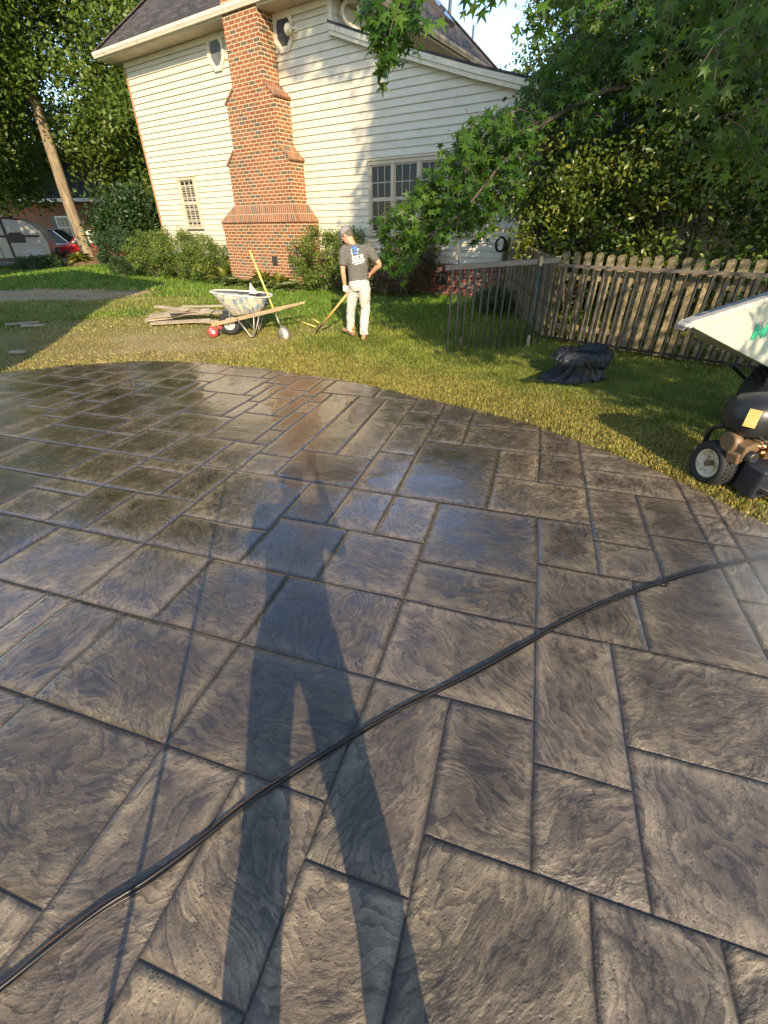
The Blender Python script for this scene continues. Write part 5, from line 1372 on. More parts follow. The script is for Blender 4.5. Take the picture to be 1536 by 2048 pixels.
# A: low limb in front of the wall and window
KA = lambda L: [(x * 1.16, 1.68 + (z - 1.68) * 1.16) for x, z in L]
spray(KA([(-.10, 1.74), (.10, 1.60), (.02, 1.30), (.22, 1.12), (.40, 1.16), (.52, 1.42), (.80, 1.50), (.98, 1.62), (1.42, 1.62), (1.75, 2.0), (2.0, 2.35), (1.9, 2.78), (1.55, 2.88), (1.2, 2.88), (.92, 2.55), (.72, 2.35), (.35, 2.08), (.1, 1.90)]), 8.75, .5, 210, .172, .55, 5, (6, 11), .40)
spray([(2.0, 2.7), (2.1, 3.5), (3.0, 4.1), (4.4, 4.3), (4.5, 3.5), (3.4, 3.0)], 8.95, .5, 90, .16, .6, 15, (6, 11), .38)
# B: spray hanging before the gable
KC = lambda L: [(x * 1.2, 1.68 + (z - 1.68) * 1.2) for x, z in L]
KB = lambda L: [(x * 1.5, 1.68 + (z - 1.68) * 1.5) for x, z in L]
spray(KB([(-.10, 2.95), (.36, 3.0), (.30, 2.84), (.12, 2.78), (.08, 2.70), (.0, 2.60), (-.06, 2.57), (-.07, 2.68), (-.03, 2.76), (-.10, 2.82)]), 6.3, .3, 22, .175, 1.6, 6, (8, 13), .36)
# D: sprays against the sky at the top
spray([(.55, 3.3), (.95, 3.3), (.93, 3.14), (.80, 3.06), (.66, 3.14)], 5.0, .3, 7, .13, 1.0, 8, (6, 9), .26)
spray([(1.05, 3.4), (2.2, 3.5), (2.2, 3.2), (1.6, 3.2), (1.30, 3.12), (1.22, 3.16)], 5.4, .4, 22, .13, .9, 9, (6, 10), .32)
# C: big foliage at the top right, close to the camera
spray(KC([(1.30, 2.90), (3.2, 3.5), (3.2, 1.95), (2.35, 1.88), (1.9, 1.96), (1.72, 2.16), (1.42, 2.22), (1.32, 2.42), (1.40, 2.6)]), 3.6, .8, 330, .100, .5, 10, (7, 12), .34)
# upper crown, mostly above the frame, that shades the wall
for (cx_, cy_, cz_, rx_, ry_, rz_, nn_) in ((4.4, 7.6, 7.6, 3.0, 2.8, 2.2, 150), (3.2, 5.8, 6.3, 2.2, 2.0, 1.2, 70), (6.6, 5.6, 6.4, 2.2, 2.4, 1.6, 90), (5.0, 9.6, 5.0, 2.0, 1.6, 1.6, 70)):
    q = r.normal(0, 1, (nn_, 3)); q /= np.linalg.norm(q, axis=1)[:, None]; q = q * (r.random((nn_, 1)) ** .4) * np.array([rx_, ry_, rz_]) + np.array([cx_, cy_, cz_]) - SWB
    q = np.array([p for p in q if not blocks(p + SWB, .45)])
    if not len(q): continue
    P, tone = clumps(q, 22, .26, r)
    SC_ += list(P); ST_ += list(.15 * r.uniform(.7, 1.2, len(P))); SN_ += list(tone)
limb.build('trunk', M_bark2, sw, smooth=True); tag(twig.build('twigs', M_bark2, sw), kind='stuff')
leaves('crown', np.array(SC_), np.array(ST_), L_sweet, 'star', r, (-.25, -.75, .55), .50, (0, 0, -1), .55, np.array(SN_), sw)

# ---- unseen tree toward the sun: crown clumps placed to shade wall, fence and lawn
st_ = empty('shade_tree', (8.2, -1.6, 0), 0, 'unseen shade tree right of the slab, crown shaped to cast the leafy shade', 'tree')
STB = np.array([8.2, -1.6, 0.])
r = np.random.default_rng(99); tg_ = []
def shade(pts_fn, n, t0, t1):
    k = 0
    for _ in range(n * 20):
        if k >= n: break
        p = np.array(pts_fn()); t = r.uniform(t0, t1); c = p + SD * t
        v = c - np.array([0, 0, 1.68]); zc = v[1] * math.cos(PITCH) - v[2] * math.sin(PITCH)
        if c[2] < 1.9 or blocks(c): continue
        if zc > 0 and abs(v[0]) / zc < 1.05 and abs((v[1] * math.sin(PITCH) + v[2] * math.cos(PITCH)) / zc) < 1.3: continue
        tg_.append(c); k += 1
def tri_poly(P):
    P = np.array(P, float); lo, hi = P.min(0), P.max(0)
    def f():
        while True:
            q = r.uniform(lo, hi)
            if in_poly(np.array([q[0]]), np.array([q[1]]), [tuple(a) for a in P])[0]: return q
    return f
# wall region in the shade (X along wall, z)
fw_ = tri_poly([(-3.0, 4.75), (-.2, 3.9), (.3, 3.6), (.3, 2.3), (-1.2, 1.5), (-3.2, 1.3), (-4.3, 1.3), (-4.1, 2.2), (-3.5, 3.2), (-3.35, 4.2)])
shade(lambda: hw(*(lambda q: (q[0], 0, q[1]))(fw_())), 270, 13.5, 17)
fw2 = tri_poly([(-5.9, 5.6), (-4.5, 5.6), (-3.2, 4.8), (-3.6, 4.3), (-4.6, 4.9), (-5.9, 4.7)])
shade(lambda: hw(*(lambda q: (q[0], 0, q[1]))(fw2())), 34, 14, 17)
shade(lambda: hw(-4.3 - .5 * (lambda v: v)(r.uniform(0, 4)), r.uniform(0, 8.5), r.uniform(5.4, 6.4)), 60, 12, 17)
fl_ = tri_poly([(3.1, 7.6), (5.6, 5.4), (5.6, 3.0), (3.2, 3.7), (2.75, 4.6), (2.95, 5.6), (2.6, 6.6)])
shade(lambda: (lambda q: (q[0], q[1], 0.))(fl_()), 110, 6.5, 11)
ff_ = tri_poly([(.7, .0), (4.2, .0), (4.2, 1.3), (1.6, 1.3), (1.0, .7)])
shade(lambda: (lambda q: (fA[0] + fd.x * q[0], fA[1] + fd.y * q[0], q[1]))(ff_()), 40, 6.5, 11)
fc_ = tri_poly([(1.25, 2.0), (3.3, 1.9), (3.3, 3.4), (1.25, 3.4)])
shade(lambda: (lambda q: (q[0], 3.5 + r.normal(0, .4), q[1]))(fc_()), 150, 4.5, 9)
fs2 = tri_poly([(3.9, 8.6), (7.5, 6), (7.5, 9), (5, 12), (3.9, 12)])
shade(lambda: (lambda q: (q[0], q[1], r.uniform(1, 3.6)))(fs2()), 80, 8, 14)
fb_ = tri_poly([(.3, 11.2), (2.9, 10.6), (2.9, 8.6), (2.2, 8.2), (1.0, 9.4)])
shade(lambda: (lambda q: (q[0], q[1], .2))(fb_()), 60, 11, 14)
cen = np.array(tg_) - STB
P, tone = clumps(cen, 34, .22, r)
leaves('crown', P, .17 * r.uniform(.7, 1.25, len(P)), L_sweet, 'dia', r, (0, 0, 1), 1.0, None, 1, tone, st_)
tb = MB(); tb.tube(smooth_path([(0, 0, -.1), (-.1, .1, 1.5), (-.3, .3, 3.2), (-.6, .5, 5.0), (-.8, .9, 7.5), (-.6, 1.0, 9.5)], 4), [.34 - .014 * i for i in range(21)], 12)
for i in range(26):
    e = Vector(cen[r.integers(len(cen))]); s = Vector((-.3 - .05 * i / 3, .3, 2.6 + .2 * i)); tb.tube(smooth_path([s, s.lerp(e, .5) + Vector((0, 0, .5)), e], 4), [.07 - .0072 * k for k in range(9)], 6)
tb.build('trunk', M_bark2, st_, smooth=True)

# ---- broadleaf evergreens behind the fence
def bush(name, base, ells, n_cl, per, size, m, label, cat, kind='oval', seed=0, spread=.10, group=None, stems=9, flowers=0, up=(0, -.5, .8), ground_z=None, sq=.8):
    r = np.random.default_rng(seed); root = empty(name, base, 0, label, cat, group); cen = []
    tot = sum(e[3] * e[4] * e[5] for e in ells)
    for (dx, dy, z, rx, ry, rz) in ells:
        k = int(n_cl * rx * ry * rz / tot) + 5; q = r.normal(0, 1, (k, 3)); q /= np.linalg.norm(q, axis=1)[:, None]
        rad = .62 + .38 * r.random((k, 1)); lumpy = .80 + .45 * fbm(q[:, 0] * 2.3 + seed + 9, q[:, 2] * 2.3 + q[:, 1] * 2 + 20, 3)[:, None]
        p = q * rad * lumpy * np.array([rx, ry, rz]) + np.array([dx, dy, z]); cen.append(p[p[:, 2] > .04])
    cen = np.concatenate(cen); P, tone = clumps(cen, per, spread, r, spread * sq); P[:, 2] = np.maximum(P[:, 2], .02)
    leaves('foliage', P, size * r.uniform(.6, 1.3, len(P)), m, kind, r, up, .8, None, 1, tone, root)
    if flowers:
        f = cen[r.choice(len(cen), flowers)]; Q, tn = clumps(f, 26, .055, r, .09); leaves('blossom', Q, .028 * r.uniform(.6, 1.3, len(Q)), L_flow, 'dia', r, (0, 0, 1), 1, None, 1, tn, root)
    sm = MB()
    for i in range(stems):
        e = Vector(cen[r.integers(len(cen))]) * .9; s = Vector((r.normal(0, .12), r.normal(0, .1), -.05)); sm.tube(smooth_path([s, s.lerp(e, .5) + Vector((0, 0, .1)), e], 4), [.028 - .0027 * k for k in range(9)], 6)
    sm.build('stems', M_bark2, root, smooth=True); return root
bush('evergreen_shrub', (3.75, 9.75, gz(3.7, 9.7)), [(-.55, -.1, 2.35, 1.45, .9, .85), (.35, -.2, 1.5, 1.4, .9, 1.1), (.1, .2, 3.45, 1.4, .9, .9), (-.9, -.5, 1.75, .75, .6, .6), (-.2, .2, 4.4, 1.0, .8, .7)], 380, 50, .088, L_lig, 'glossy evergreen with tan blossom nearest the house corner', 'shrub', seed=41, spread=.14, flowers=55, stems=14, group='evergreens behind the fence')
bush('evergreen_shrub', (5.35, 8.55, 0), [(0, 0, 1.8, 1.6, .9, 1.5), (.1, .2, 3.5, 1.5, 1.0, 1.0), (-.4, -.3, 2.8, 1.1, .7, .8), (0, .2, 4.6, 1.3, .9, .8)], 400, 52, .090, L_lig, 'tall glossy evergreen in the middle behind the picket fence', 'shrub', seed=42, spread=.15, flowers=40, stems=14, group='evergreens behind the fence')
bush('evergreen_shrub', (6.9, 7.2, 0), [(0, 0, 1.7, 1.6, 1.0, 1.5), (0, .2, 3.3, 1.5, 1.0, 1.1)], 340, 50, .090, L_lig, 'glossy evergreen at the right edge behind the picket fence', 'shrub', seed=43, spread=.15, flowers=25, stems=14, group='evergreens behind the fence')
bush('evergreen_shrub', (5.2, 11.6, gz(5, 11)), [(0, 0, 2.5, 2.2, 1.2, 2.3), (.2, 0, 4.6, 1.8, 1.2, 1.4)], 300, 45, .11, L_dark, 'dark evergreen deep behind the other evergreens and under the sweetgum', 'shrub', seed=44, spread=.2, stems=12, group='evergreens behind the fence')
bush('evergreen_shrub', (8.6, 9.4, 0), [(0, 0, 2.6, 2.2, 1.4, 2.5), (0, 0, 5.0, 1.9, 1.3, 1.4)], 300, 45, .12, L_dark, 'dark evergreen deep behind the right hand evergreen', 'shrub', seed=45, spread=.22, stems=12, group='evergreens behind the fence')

# ---- foundation planting along the wall
def atw(X, Y): p = hw(X, Y); return (p[0], p[1], gz(p[0], p[1]) - .02)
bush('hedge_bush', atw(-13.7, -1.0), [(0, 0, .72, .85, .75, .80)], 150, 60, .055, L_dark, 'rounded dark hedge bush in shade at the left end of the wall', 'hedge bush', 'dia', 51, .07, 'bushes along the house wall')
bush('hedge_bush', atw(-12.2, -.85), [(0, 0, .70, .85, .65, .78)], 150, 60, .055, L_box, 'sunny hedge bush below the shuttered window, left one', 'hedge bush', 'dia', 52, .07, 'bushes along the house wall')
bush('hedge_bush', atw(-10.8, -.85), [(0, 0, .70, .85, .65, .76)], 150, 60, .055, L_box, 'sunny hedge bush below the shuttered window, middle one', 'hedge bush', 'dia', 53, .07, 'bushes along the house wall')
bush('hedge_bush', atw(-9.35, -.85), [(0, 0, .62, .80, .65, .70)], 140, 60, .055, L_box, 'sunny hedge bush touching the left side of the brick chimney', 'hedge bush', 'dia', 54, .07, 'bushes along the house wall')
bush('hedge_bush', atw(-4.65, -.80), [(0, 0, .70, .90, .62, .78), (.75, .1, .85, .55, .5, .62)], 190, 62, .055, L_box, 'rounded hedge bush right of the chimney behind the man', 'hedge bush', 'dia', 55, .07, 'bushes along the house wall')
bush('purple_shrub', atw(-2.25, -.75), [(0, 0, .62, .80, .55, .66), (.3, 0, .95, .55, .4, .45)], 150, 58, .050, L_purple, 'dull purple brown shrub under the sweetgum limb', 'shrub', 'dia', 56, .07, None)
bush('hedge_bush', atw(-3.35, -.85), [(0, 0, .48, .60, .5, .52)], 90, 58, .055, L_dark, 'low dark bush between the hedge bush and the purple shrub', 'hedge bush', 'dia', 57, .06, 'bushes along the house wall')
def rosette(name, base, n, L, m, label, cat, group=None, seed=0, wd=1.0, kind='oval', rise=.8):
    r = np.random.default_rng(seed); C, D, S = [], [], []
    tv, tf = TPL['oval']
    a = r.uniform(0, 2 * np.pi, n); el = r.uniform(.25, 1.25, n) * rise; T = np.stack([np.cos(a) * np.cos(el), np.sin(a) * np.cos(el), np.sin(el)], 1)
    N = np.stack([-np.cos(a) * np.sin(el), -np.sin(a) * np.sin(el), np.cos(el)], 1); B = np.cross(N, T); s = L * r.uniform(.6, 1.15, n)
    tv = tv.copy(); tv[:, 1] *= wd; tv = np.concatenate([tv, ]); bend = -.55 * tv[:, 0] ** 2
    V = s[:, None, None] * (tv[None, :, 0:1] * T[:, None] + tv[None, :, 1:2] * B[:, None] + (tv[None, :, 2:3]) * N[:, None]); V[:, :, 2] += s[:, None] * bend[None] * .7 + .01
    F = (np.arange(n) * len(tv))[:, None, None] + tf[None]; rn = r.random(n)
    rv = np.repeat(rn[:, None], len(tv), 1)
    if m is L_hosta: rv = .35 * rv; rv[:, [1, 2, 3, 4, 5]] += .55      # pale leaf margins
    o = fast_mesh(name, V.reshape(-1, 3), F.reshape(-1, 3), m, None, attrs={'rnd': rv.ravel()}); o.location = base; tag(o, label, cat, group); return o
hl = [('hosta clump at the left end of the row in front of the chimney', -8.35), ('second hosta clump from the left in front of the chimney', -7.75), ('hosta clump left of the chimney vent', -7.1), ('hosta clump right below the chimney vent', -6.5), ('hosta clump just right of the chimney vent', -5.95), ('hosta clump at the right end of the row by the hedge bush', -5.45)]
for i, (lab, X) in enumerate(hl): rosette('hosta', atw(X, -1.22 - .12 * (i % 2)), 120, .50, L_hosta, lab, 'hosta', 'hostas in front of the chimney', 60 + i)
for i, (X, Y, lab) in enumerate(((-8.6, -.95, 'tall lily leaves against the left part of the chimney base'), (-6.9, -.92, 'lily leaves against the chimney base by the vent'), (-6.2, -.92, 'lily leaves right of the chimney vent'))): rosette('lily_plant', atw(X, Y), 90, .72, L_lily, lab, 'lily', 'lilies by the chimney', 70 + i, .28, rise=1.15)
for i, (x, y, L, lab, m) in enumerate(((-16.9, 25.7, .75, 'yellow green daylily clump left of the trunk', L_lily), (-15.6, 25.9, .8, 'arching daylily clump in front of the trunk', L_lily), (-18.3, 24.8, .55, 'low yellow hosta at the left end of the bed', L_lily), (-14.2, 26.0, .6, 'bright daylily clump right of the trunk', L_lily), (-13.2, 25.6, .55, 'low daylily clump by the dark bushy tree', L_lily))):
    rosette('daylily', (x, y, gz(x, y) + (.22 if i in (0, 1, 3) else 0)), 130, L, m, lab, 'daylily', 'plants in the mulched bed', 80 + i, .35, rise=1.0)
bush('ground_cover', (-16.9, 24.6, gz(-16.9, 24.6)), [(0, 0, .2, 1.5, .5, .34)], 120, 50, .08, L_dark, 'low green ground cover edging the mulched bed', 'ground cover', 'dia', 90, .09, None, 4)
# weeds at the foot of the side fence
bush('weeds', (2.35, 10.1, gz(2.35, 10.1) - .03), [(0, 0, .12, .35, .75, .22)], 70, 30, .09, L_dark, 'dark weeds along the foot of the side fence', 'weeds', 'oval', 91, .08, None, 3)
# a few fallen sweetgum leaves on the grass
FL = np.array([(1.9, 7.25), (2.35, 6.75), (2.55, 6.95), (2.15, 7.0), (3.05, 6.05), (1.6, 8.1), (2.0, 8.6), (.9, 9.2), (1.3, 6.6)]); z = ground(FL[:, 0], FL[:, 1]) + .045
for i in range(len(FL)):
    o = leaves('fallen_leaf', np.zeros((1, 3)), .12, L_far, 'star', rng, (0, 0, 1), .2, None, 1, np.array([.9])); o.location = (FL[i, 0], FL[i, 1], z[i]); tag(o, 'pale fallen star shaped leaf lying on the grass', 'leaf', 'fallen leaves on the grass')
# ================================================================== PEOPLE
M_skin = mat('skin', (.52, .27, .165), .55, var=.1, scale=9)
M_skin.node_tree.nodes['Principled BSDF'].inputs['Subsurface Weight'].default_value = .12
M_skin.node_tree.nodes['Principled BSDF'].inputs['Subsurface Radius'].default_value = (.02, .008, .004)
def cloth_mat(name, c, stain=None, sa=.3):
    t = NT(name); v = t.obj(); n = t.noise(v, 5, 6, .6, .8); f = t.noise(v, 160, 3, .6)
    col = t.ramp(n, [(.3, tuple(x * .85 for x in c)), (.7, tuple(min(1, x * 1.1) for x in c))])
    if stain: col = t.mix(t.ramp(t.noise(v, 12, 8, .72), [(.54, 0.0), (.66, sa)]), col, stain)
    t.base(col); t.rough(.9); t.b.inputs['Specular IOR Level'].default_value = .15
    w1 = t.noise(t.scalev(v, (5, 5, 11)), 2.2, 4, .55, 2.2)
    t.bump(t.math('ADD', w1, t.math('MULTIPLY', f, .06)), .9, .035); return t.m
M_tee = cloth_mat('grey_tshirt', (.135, .125, .115)); M_pants = cloth_mat('white_work_trousers', (.58, .54, .48), (.40, .35, .30), .30)
M_boot = mat('tan_boot', (.30, .165, .085), .8, var=.2, scale=12, dirt=(.30, .22, .14)); M_jean = cloth_mat('dark_jeans', (.03, .035, .05))
M_capg = cloth_mat('grey_cap', (.15, .135, .135)); M_mesh = mat('cap_mesh', (.22, .195, .20), .9, var=.15, scale=60); M_glove = mat('cuff_white', (.74, .70, .62), .8); M_hair = mat('short_hair', (.10, .075, .055), .8, var=.3, scale=40)
def remesh(mb, name, m, par, vox, sm=6, smf=.5, fold=None):
    o = mb.build(name, m, par, smooth=True); md = o.modifiers.new('remesh', 'REMESH'); md.mode = 'VOXEL'; md.voxel_size = vox; md.use_smooth_shade = True
    s = o.modifiers.new('smooth', 'SMOOTH'); s.iterations = sm; s.factor = smf
    if fold:
        tx = bpy.data.textures.new('folds', 'CLOUDS'); tx.noise_scale = fold[1]; tx.noise_depth = 3
        dm = o.modifiers.new('folds', 'DISPLACE'); dm.texture = tx; dm.strength = fold[0]; dm.mid_level = .5; dm.texture_coords = 'LOCAL'
    return o
def chain(mb, pts, rad, n=14): mb.tube(smooth_path(pts, 5), list(np.interp(np.linspace(0, len(pts) - 1, (len(pts) - 1) * 5 + 1), range(len(pts)), rad)), n)
def hand(mb, w_, d, palm_n, size=1.0, curl=1.0):
    """palm + five fingers: w_ wrist, d towards the fingers, palm_n palm normal"""
    w_ = Vector(w_); d = Vector(d).normalized(); pn = Vector(palm_n); pn = (pn - d * pn.dot(d)).normalized(); s = d.cross(pn)
    P = lambda a, b, c: w_ + (d * a + s * b + pn * c) * size
    mb.loft([elr(P(t, 0, 0), .036 * size * k, .016 * size, s, pn, 12) for t, k in ((-.01, .75), (.03, .95), (.06, 1.1), (.09, 1.08))])
    for j, (b, L) in enumerate(((-.030, .068), (-.010, .078), (.011, .073), (.030, .056))):
        c = curl * (1 + .12 * j)
        mb.tube([P(.085, b, 0), P(.085 + L * .42 * math.cos(.5 * c), b * 1.05, L * .42 * math.sin(.5 * c)), P(.085 + L * (.42 * math.cos(.5 * c) + .30 * math.cos(1.3 * c)), b * 1.05, L * (.42 * math.sin(.5 * c) + .30 * math.sin(1.3 * c))), P(.085 + L * (.42 * math.cos(.5 * c) + .30 * math.cos(1.3 * c) + .22 * math.cos(2.1 * c)), b, L * (.42 * math.sin(.5 * c) + .30 * math.sin(1.3 * c) + .22 * math.sin(2.1 * c)))], [.0095, .009, .0085, .007], 8)
    mb.tube([P(.025, -.033, .004), P(.055, -.055, .018), P(.078, -.052, .040), P(.092, -.036, .052)], [.013, .0115, .010, .008], 8)
def figure(name, root, J, shirt_m, pants_m, shirt_amp=1.0):
    """J: joints in local metres; returns parts"""
    b = MB(); V_ = lambda k: Vector(J[k]); sx = Vector(J['side']).normalized()      # the person's right
    fwd = Vector((0, 0, 1)).cross(sx).normalized()
    pel, wst, cst, nk, hd = V_('pelvis'), V_('waist'), V_('chest'), V_('neck'), V_('head')
    tor = [(pel + Vector((0, 0, -.06)), .150, .10), (pel, .165, .115), (wst, .145, .098), (wst.lerp(cst, .55), .160, .110), (cst, .178, .118), (cst.lerp(nk, .6), .150, .088), (nk + Vector((0, 0, -.02)), .07, .062)]
    b.loft([elr(c, rx, ry, sx, fwd) for c, rx, ry in tor])
    chain(b, [nk + Vector((0, 0, -.05)), nk.lerp(hd, .5), hd], [.062, .056, .055])
    hu = (hd - nk).normalized(); hf = Vector(J['face']).normalized(); hf = (hf - hu * hf.dot(hu)).normalized(); hs = hf.cross(hu)
    H = lambda s, f, u: hd + hs * s + hf * f + hu * u
    b.loft([elr(H(0, f, u), rx, ry, hs, hf, 18) for f, u, rx, ry in ((.03, -.105, .03, .035), (.018, -.085, .052, .062), (.008, -.04, .068, .086), (0, .02, .075, .095), (-.002, .065, .074, .094), (-.004, .10, .058, .075), (-.004, .122, .028, .036))])
    b.loft([elr(H(0, .088, .018), .010, .01, hs, hu, 8), elr(H(0, .105, -.012), .014, .012, hs, hu, 8), elr(H(0, .096, -.028), .014, .008, hs, hu, 8)])     # nose
    for s in (-1, 1): b.loft([elr(H(s * .072, -.005, -.01), .018, .030, hf, hu, 10), elr(H(s * .086, -.012, -.008), .020, .033, hf, hu, 10)])      # ears
    b.tube([H(-.02, .082, -.058), H(0, .09, -.056), H(.02, .082, -.058)], [.005, .008, .005], 6)
    for s, S in ((1, 'R'), (-1, 'L')):
        sh, el, wr = V_('sh' + S), V_('el' + S), V_('wr' + S)
        chain(b, [cst.lerp(nk, .45) + sx * s * .06, sh, sh.lerp(el, .5), el, el.lerp(wr, .35), wr, wr.lerp(V_('hd' + S), .3)], [.05, .056, .050, .040, .041, .028, .027])
        hand(b, wr, V_('hd' + S) - wr, J['pn' + S], 1.0, J.get('curl' + S, 1.0))
        hp, kn, an = V_('hip' + S), V_('kn' + S), V_('an' + S); ft = Vector(J['ft' + S]).normalized()
        chain(b, [pel + sx * s * .06, hp, hp.lerp(kn, .5), kn, kn.lerp(an, .3), an], [.09, .092, .078, .056, .057, .040])
    body = remesh(b, 'body', M_skin, root, .009, 4)
    e = MB()
    for s in (-1, 1): e.lathe([(0, -.011), (.008, -.008), (.011, 0), (.008, .008), (0, .011)], 10, tuple(H(s * .031, .079, .018)))
    e.build('eyes', M_white, body)
    t = MB(); g = 1.0
    off = .016
    hem = wst.lerp(pel, .80)
    T_ = [(hem, .176, .128), (wst.lerp(pel, .3), .170, .124), (wst, .166, .118), (wst.lerp(cst, .5), .178, .127), (cst, .196, .134), (cst.lerp(nk, .5), .178, .108), (cst.lerp(nk, .8), .125, .085), (nk + Vector((0, 0, -.005)), .074, .07)]
    t.loft([elr(c, rx, ry, sx, fwd, 24) for c, rx, ry in T_])
    for s, S in ((1, 'R'), (-1, 'L')):
        sh, el = V_('sh' + S), V_('el' + S); k = J.get('sleeve', .72)
        chain(t, [cst.lerp(nk, .5) + sx * s * .08, sh, sh.lerp(el, .4), sh.lerp(el, k)], [.075, .076, .072, .068])
    shirt = remesh(t, 'tshirt', shirt_m, body, .010, 5, fold=(.030, .11))
    q = MB()
    q.loft([elr(c, rx, ry, sx, fwd, 24) for c, rx, ry in ((pel + Vector((0, 0, -.10)), .150, .12), (pel + Vector((0, 0, -.03)), .178, .138), (pel + Vector((0, 0, .03)), .172, .130), (wst.lerp(pel, .45), .158, .112))])
    for s, S in ((1, 'R'), (-1, 'L')):
        hp, kn, an = V_('hip' + S), V_('kn' + S), V_('an' + S)
        chain(q, [pel + sx * s * .055 + Vector((0, 0, -.02)), hp + Vector((0, 0, -.03)), hp.lerp(kn, .5), kn, kn.lerp(an, .5), an.lerp(kn, .12), an + Vector((0, 0, -.035))], [.100, .108, .094, .078, .076, .070, .074], 18)
    pants = remesh(q, 'trousers', pants_m, body, .010, 4, fold=(.034, .10))
    for s, S in ((1, 'R'), (-1, 'L')):
        an = V_('an' + S); ft = Vector(J['ft' + S]).normalized(); sd = ft.cross(Vector((0, 0, 1))).normalized(); up = sd.cross(ft).normalized(); gz_ = J['z' + S]
        o = MB(); A0 = Vector((an.x, an.y, gz_))
        def F(f, u): return A0 + ft * f + up * u
        o.loft([elr(F(-.085, .045), .030, .042, sd, up, 14), elr(F(-.06, .05), .040, .052, sd, up, 14), elr(F(0, .06), .042, .062, sd, up, 14), elr(F(.06, .052), .043, .050, sd, up, 14), elr(F(.12, .04), .048, .038, sd, up, 14), elr(F(.17, .034), .046, .030, sd, up, 14), elr(F(.195, .03), .030, .020, sd, up, 14)])
        o.loft([elr(F(-.012, .06), .044, .052, sd, ft, 14), elr(F(-.02, .12), .046, .054, sd, ft, 14), elr(F(-.02, .15), .045, .052, sd, ft, 14)])
        remesh(o, 'boot', J.get('boot_m', M_boot), body, .008, 3)
    return body, shirt, H, hs, hf, hu

# ---- the man with the scraper, seen from behind
mx, my = -.46, 8.12
man = empty('person', (mx, my, gz(mx, my)), 0, 'man in grey t-shirt and white trousers scraping the lawn, seen from behind', 'person')
g0 = gz(mx, my)
JM = dict(side=(.97, .24, 0), pelvis=(.075, .02, .86), waist=(.065, .05, 1.02), chest=(.035, .075, 1.25), neck=(-.005, .10, 1.425), head=(-.095, .165, 1.52), face=(-.85, .45, -.42),
          shR=(.245, .10, 1.335), elR=(.415, .12, 1.13), wrR=(.265, .235, .985), hdR=(.19, .26, .95), pnR=(-.5, -.4, 0), curlR=.7,
          shL=(-.165, .02, 1.325), elL=(-.185, .0, 1.05), wrL=(-.165, .05, .80), hdL=(-.150, .06, .71), pnL=(.7, .5, 0), curlL=1.25,
          hipR=(.155, .01, .80), knR=(.165, .06, .45), anR=(.130, -.08, .11), ftR=(.12, 1.0, -.02), zR=.0,
          hipL=(-.02, .06, .80), knL=(-.09, .10, .45), anL=(-.115, .16, .13), ftL=(-.75, .62, .22), zL=.035)
body, shirt, H, hs, hf, hu = figure('man', man, JM, M_tee, M_pants)
hr = MB().loft([elr(H(0, f, u), rx, ry, hs, hf, 18) for f, u, rx, ry in ((-.035, -.055, .050, .060), (-.022, -.02, .076, .086), (-.012, .03, .081, .093), (-.008, .07, .08, .092))]); hr.build('hair', M_hair, body, smooth=True)
cpv = MB().loft([elr(H(0, f, u), rx, ry, hs, hf, 24) for f, u, rx, ry in ((0, .035, .092, .112), (0, .06, .093, .113), (0, .10, .086, .103), (-.003, .135, .066, .080), (-.003, .155, .035, .042), (-.003, .160, .008, .008))])
cap = cpv.build('cap', M_mesh, body, smooth=True)
fp = MB().loft([elr(H(0, .012, u), rx, ry, hs, hf, 24) for u, rx, ry in ((.036, .093, .104), (.06, .094, .106), (.10, .086, .097), (.135, .066, .073))]); fp.build('front_panel', M_capg, cap, smooth=True)
bv = []
for k in range(9):
    a = -1 + 2 * k / 8
    for f, dz in ((.095, .040), (.15, .032), (.188, .020)):
        w__ = .082 if f < .1 else (.075 if f < .16 else .052); bv.append(H(a * w__, .0 + f - .03 * a * a * (f > .1), dz - .012 * a * a))
fs = [(k * 3 + j, k * 3 + j + 1, k * 3 + j + 4, k * 3 + j + 3) for k in range(8) for j in range(2)]
o = MB().add(bv, fs).build('brim', M_capg, cap, smooth=True); md = o.modifiers.new('solid', 'SOLIDIFY'); md.thickness = .004
wv = Vector(JM['wrL']); dv = (Vector(JM['hdL']) - wv).normalized()
MB().lathe([(.038, -.05), (.040, -.02), (.041, .02), (.037, .03)], 18).build('glove_cuff', M_glove, body, smooth=True).location = wv - dv * .0
# print on the back of the shirt
M_pw = mat('print_white', (.78, .77, .74), .8, var=.03); M_pb = mat('print_blue', (.055, .14, .60), .8, var=.1)
def pr_obj(mb, m, nm):
    o = mb.build(nm, m, shirt); md = o.modifiers.new('wrap', 'SHRINKWRAP'); md.target = shirt; md.wrap_method = 'PROJECT'; md.use_project_y = True; md.use_project_z = False; md.use_positive_direction = True; md.use_negative_direction = True; md.offset = .004; md.wrap_mode = 'ABOVE_SURFACE'
    return o
def pq(mb, poly):
    """finely cut patch in front of the back, pushed on to the cloth by the modifier; u, z in metres on the shirt, leaning with the shoulders"""
    P = np.array(poly); c, s = math.cos(.20), math.sin(.20)
    Q = [(.068 + (u * c - v * s), -.32, 1.275 + (u * s + v * c)) for u, v in P]; mb.add(Q, [tuple(range(len(Q)))])
blu = MB(); wh = MB()
for i in range(5):
    pq(blu, [(-.068 + .014 * i, .02), (-.054 + .014 * i, .02), (-.054 + .014 * i, .105 + .006 * min(i + 1, 3)), (-.068 + .014 * i, .105 + .006 * min(i, 3))])
pq(wh, [(-.088, .0), (-.080, .0), (-.080, .10), (-.088, .10)]); pq(wh, [(.055, .01), (.064, .01), (.064, .135), (.055, .135)]); pq(wh, [(.074, .01), (.081, .01), (.081, .125), (.074, .125)])
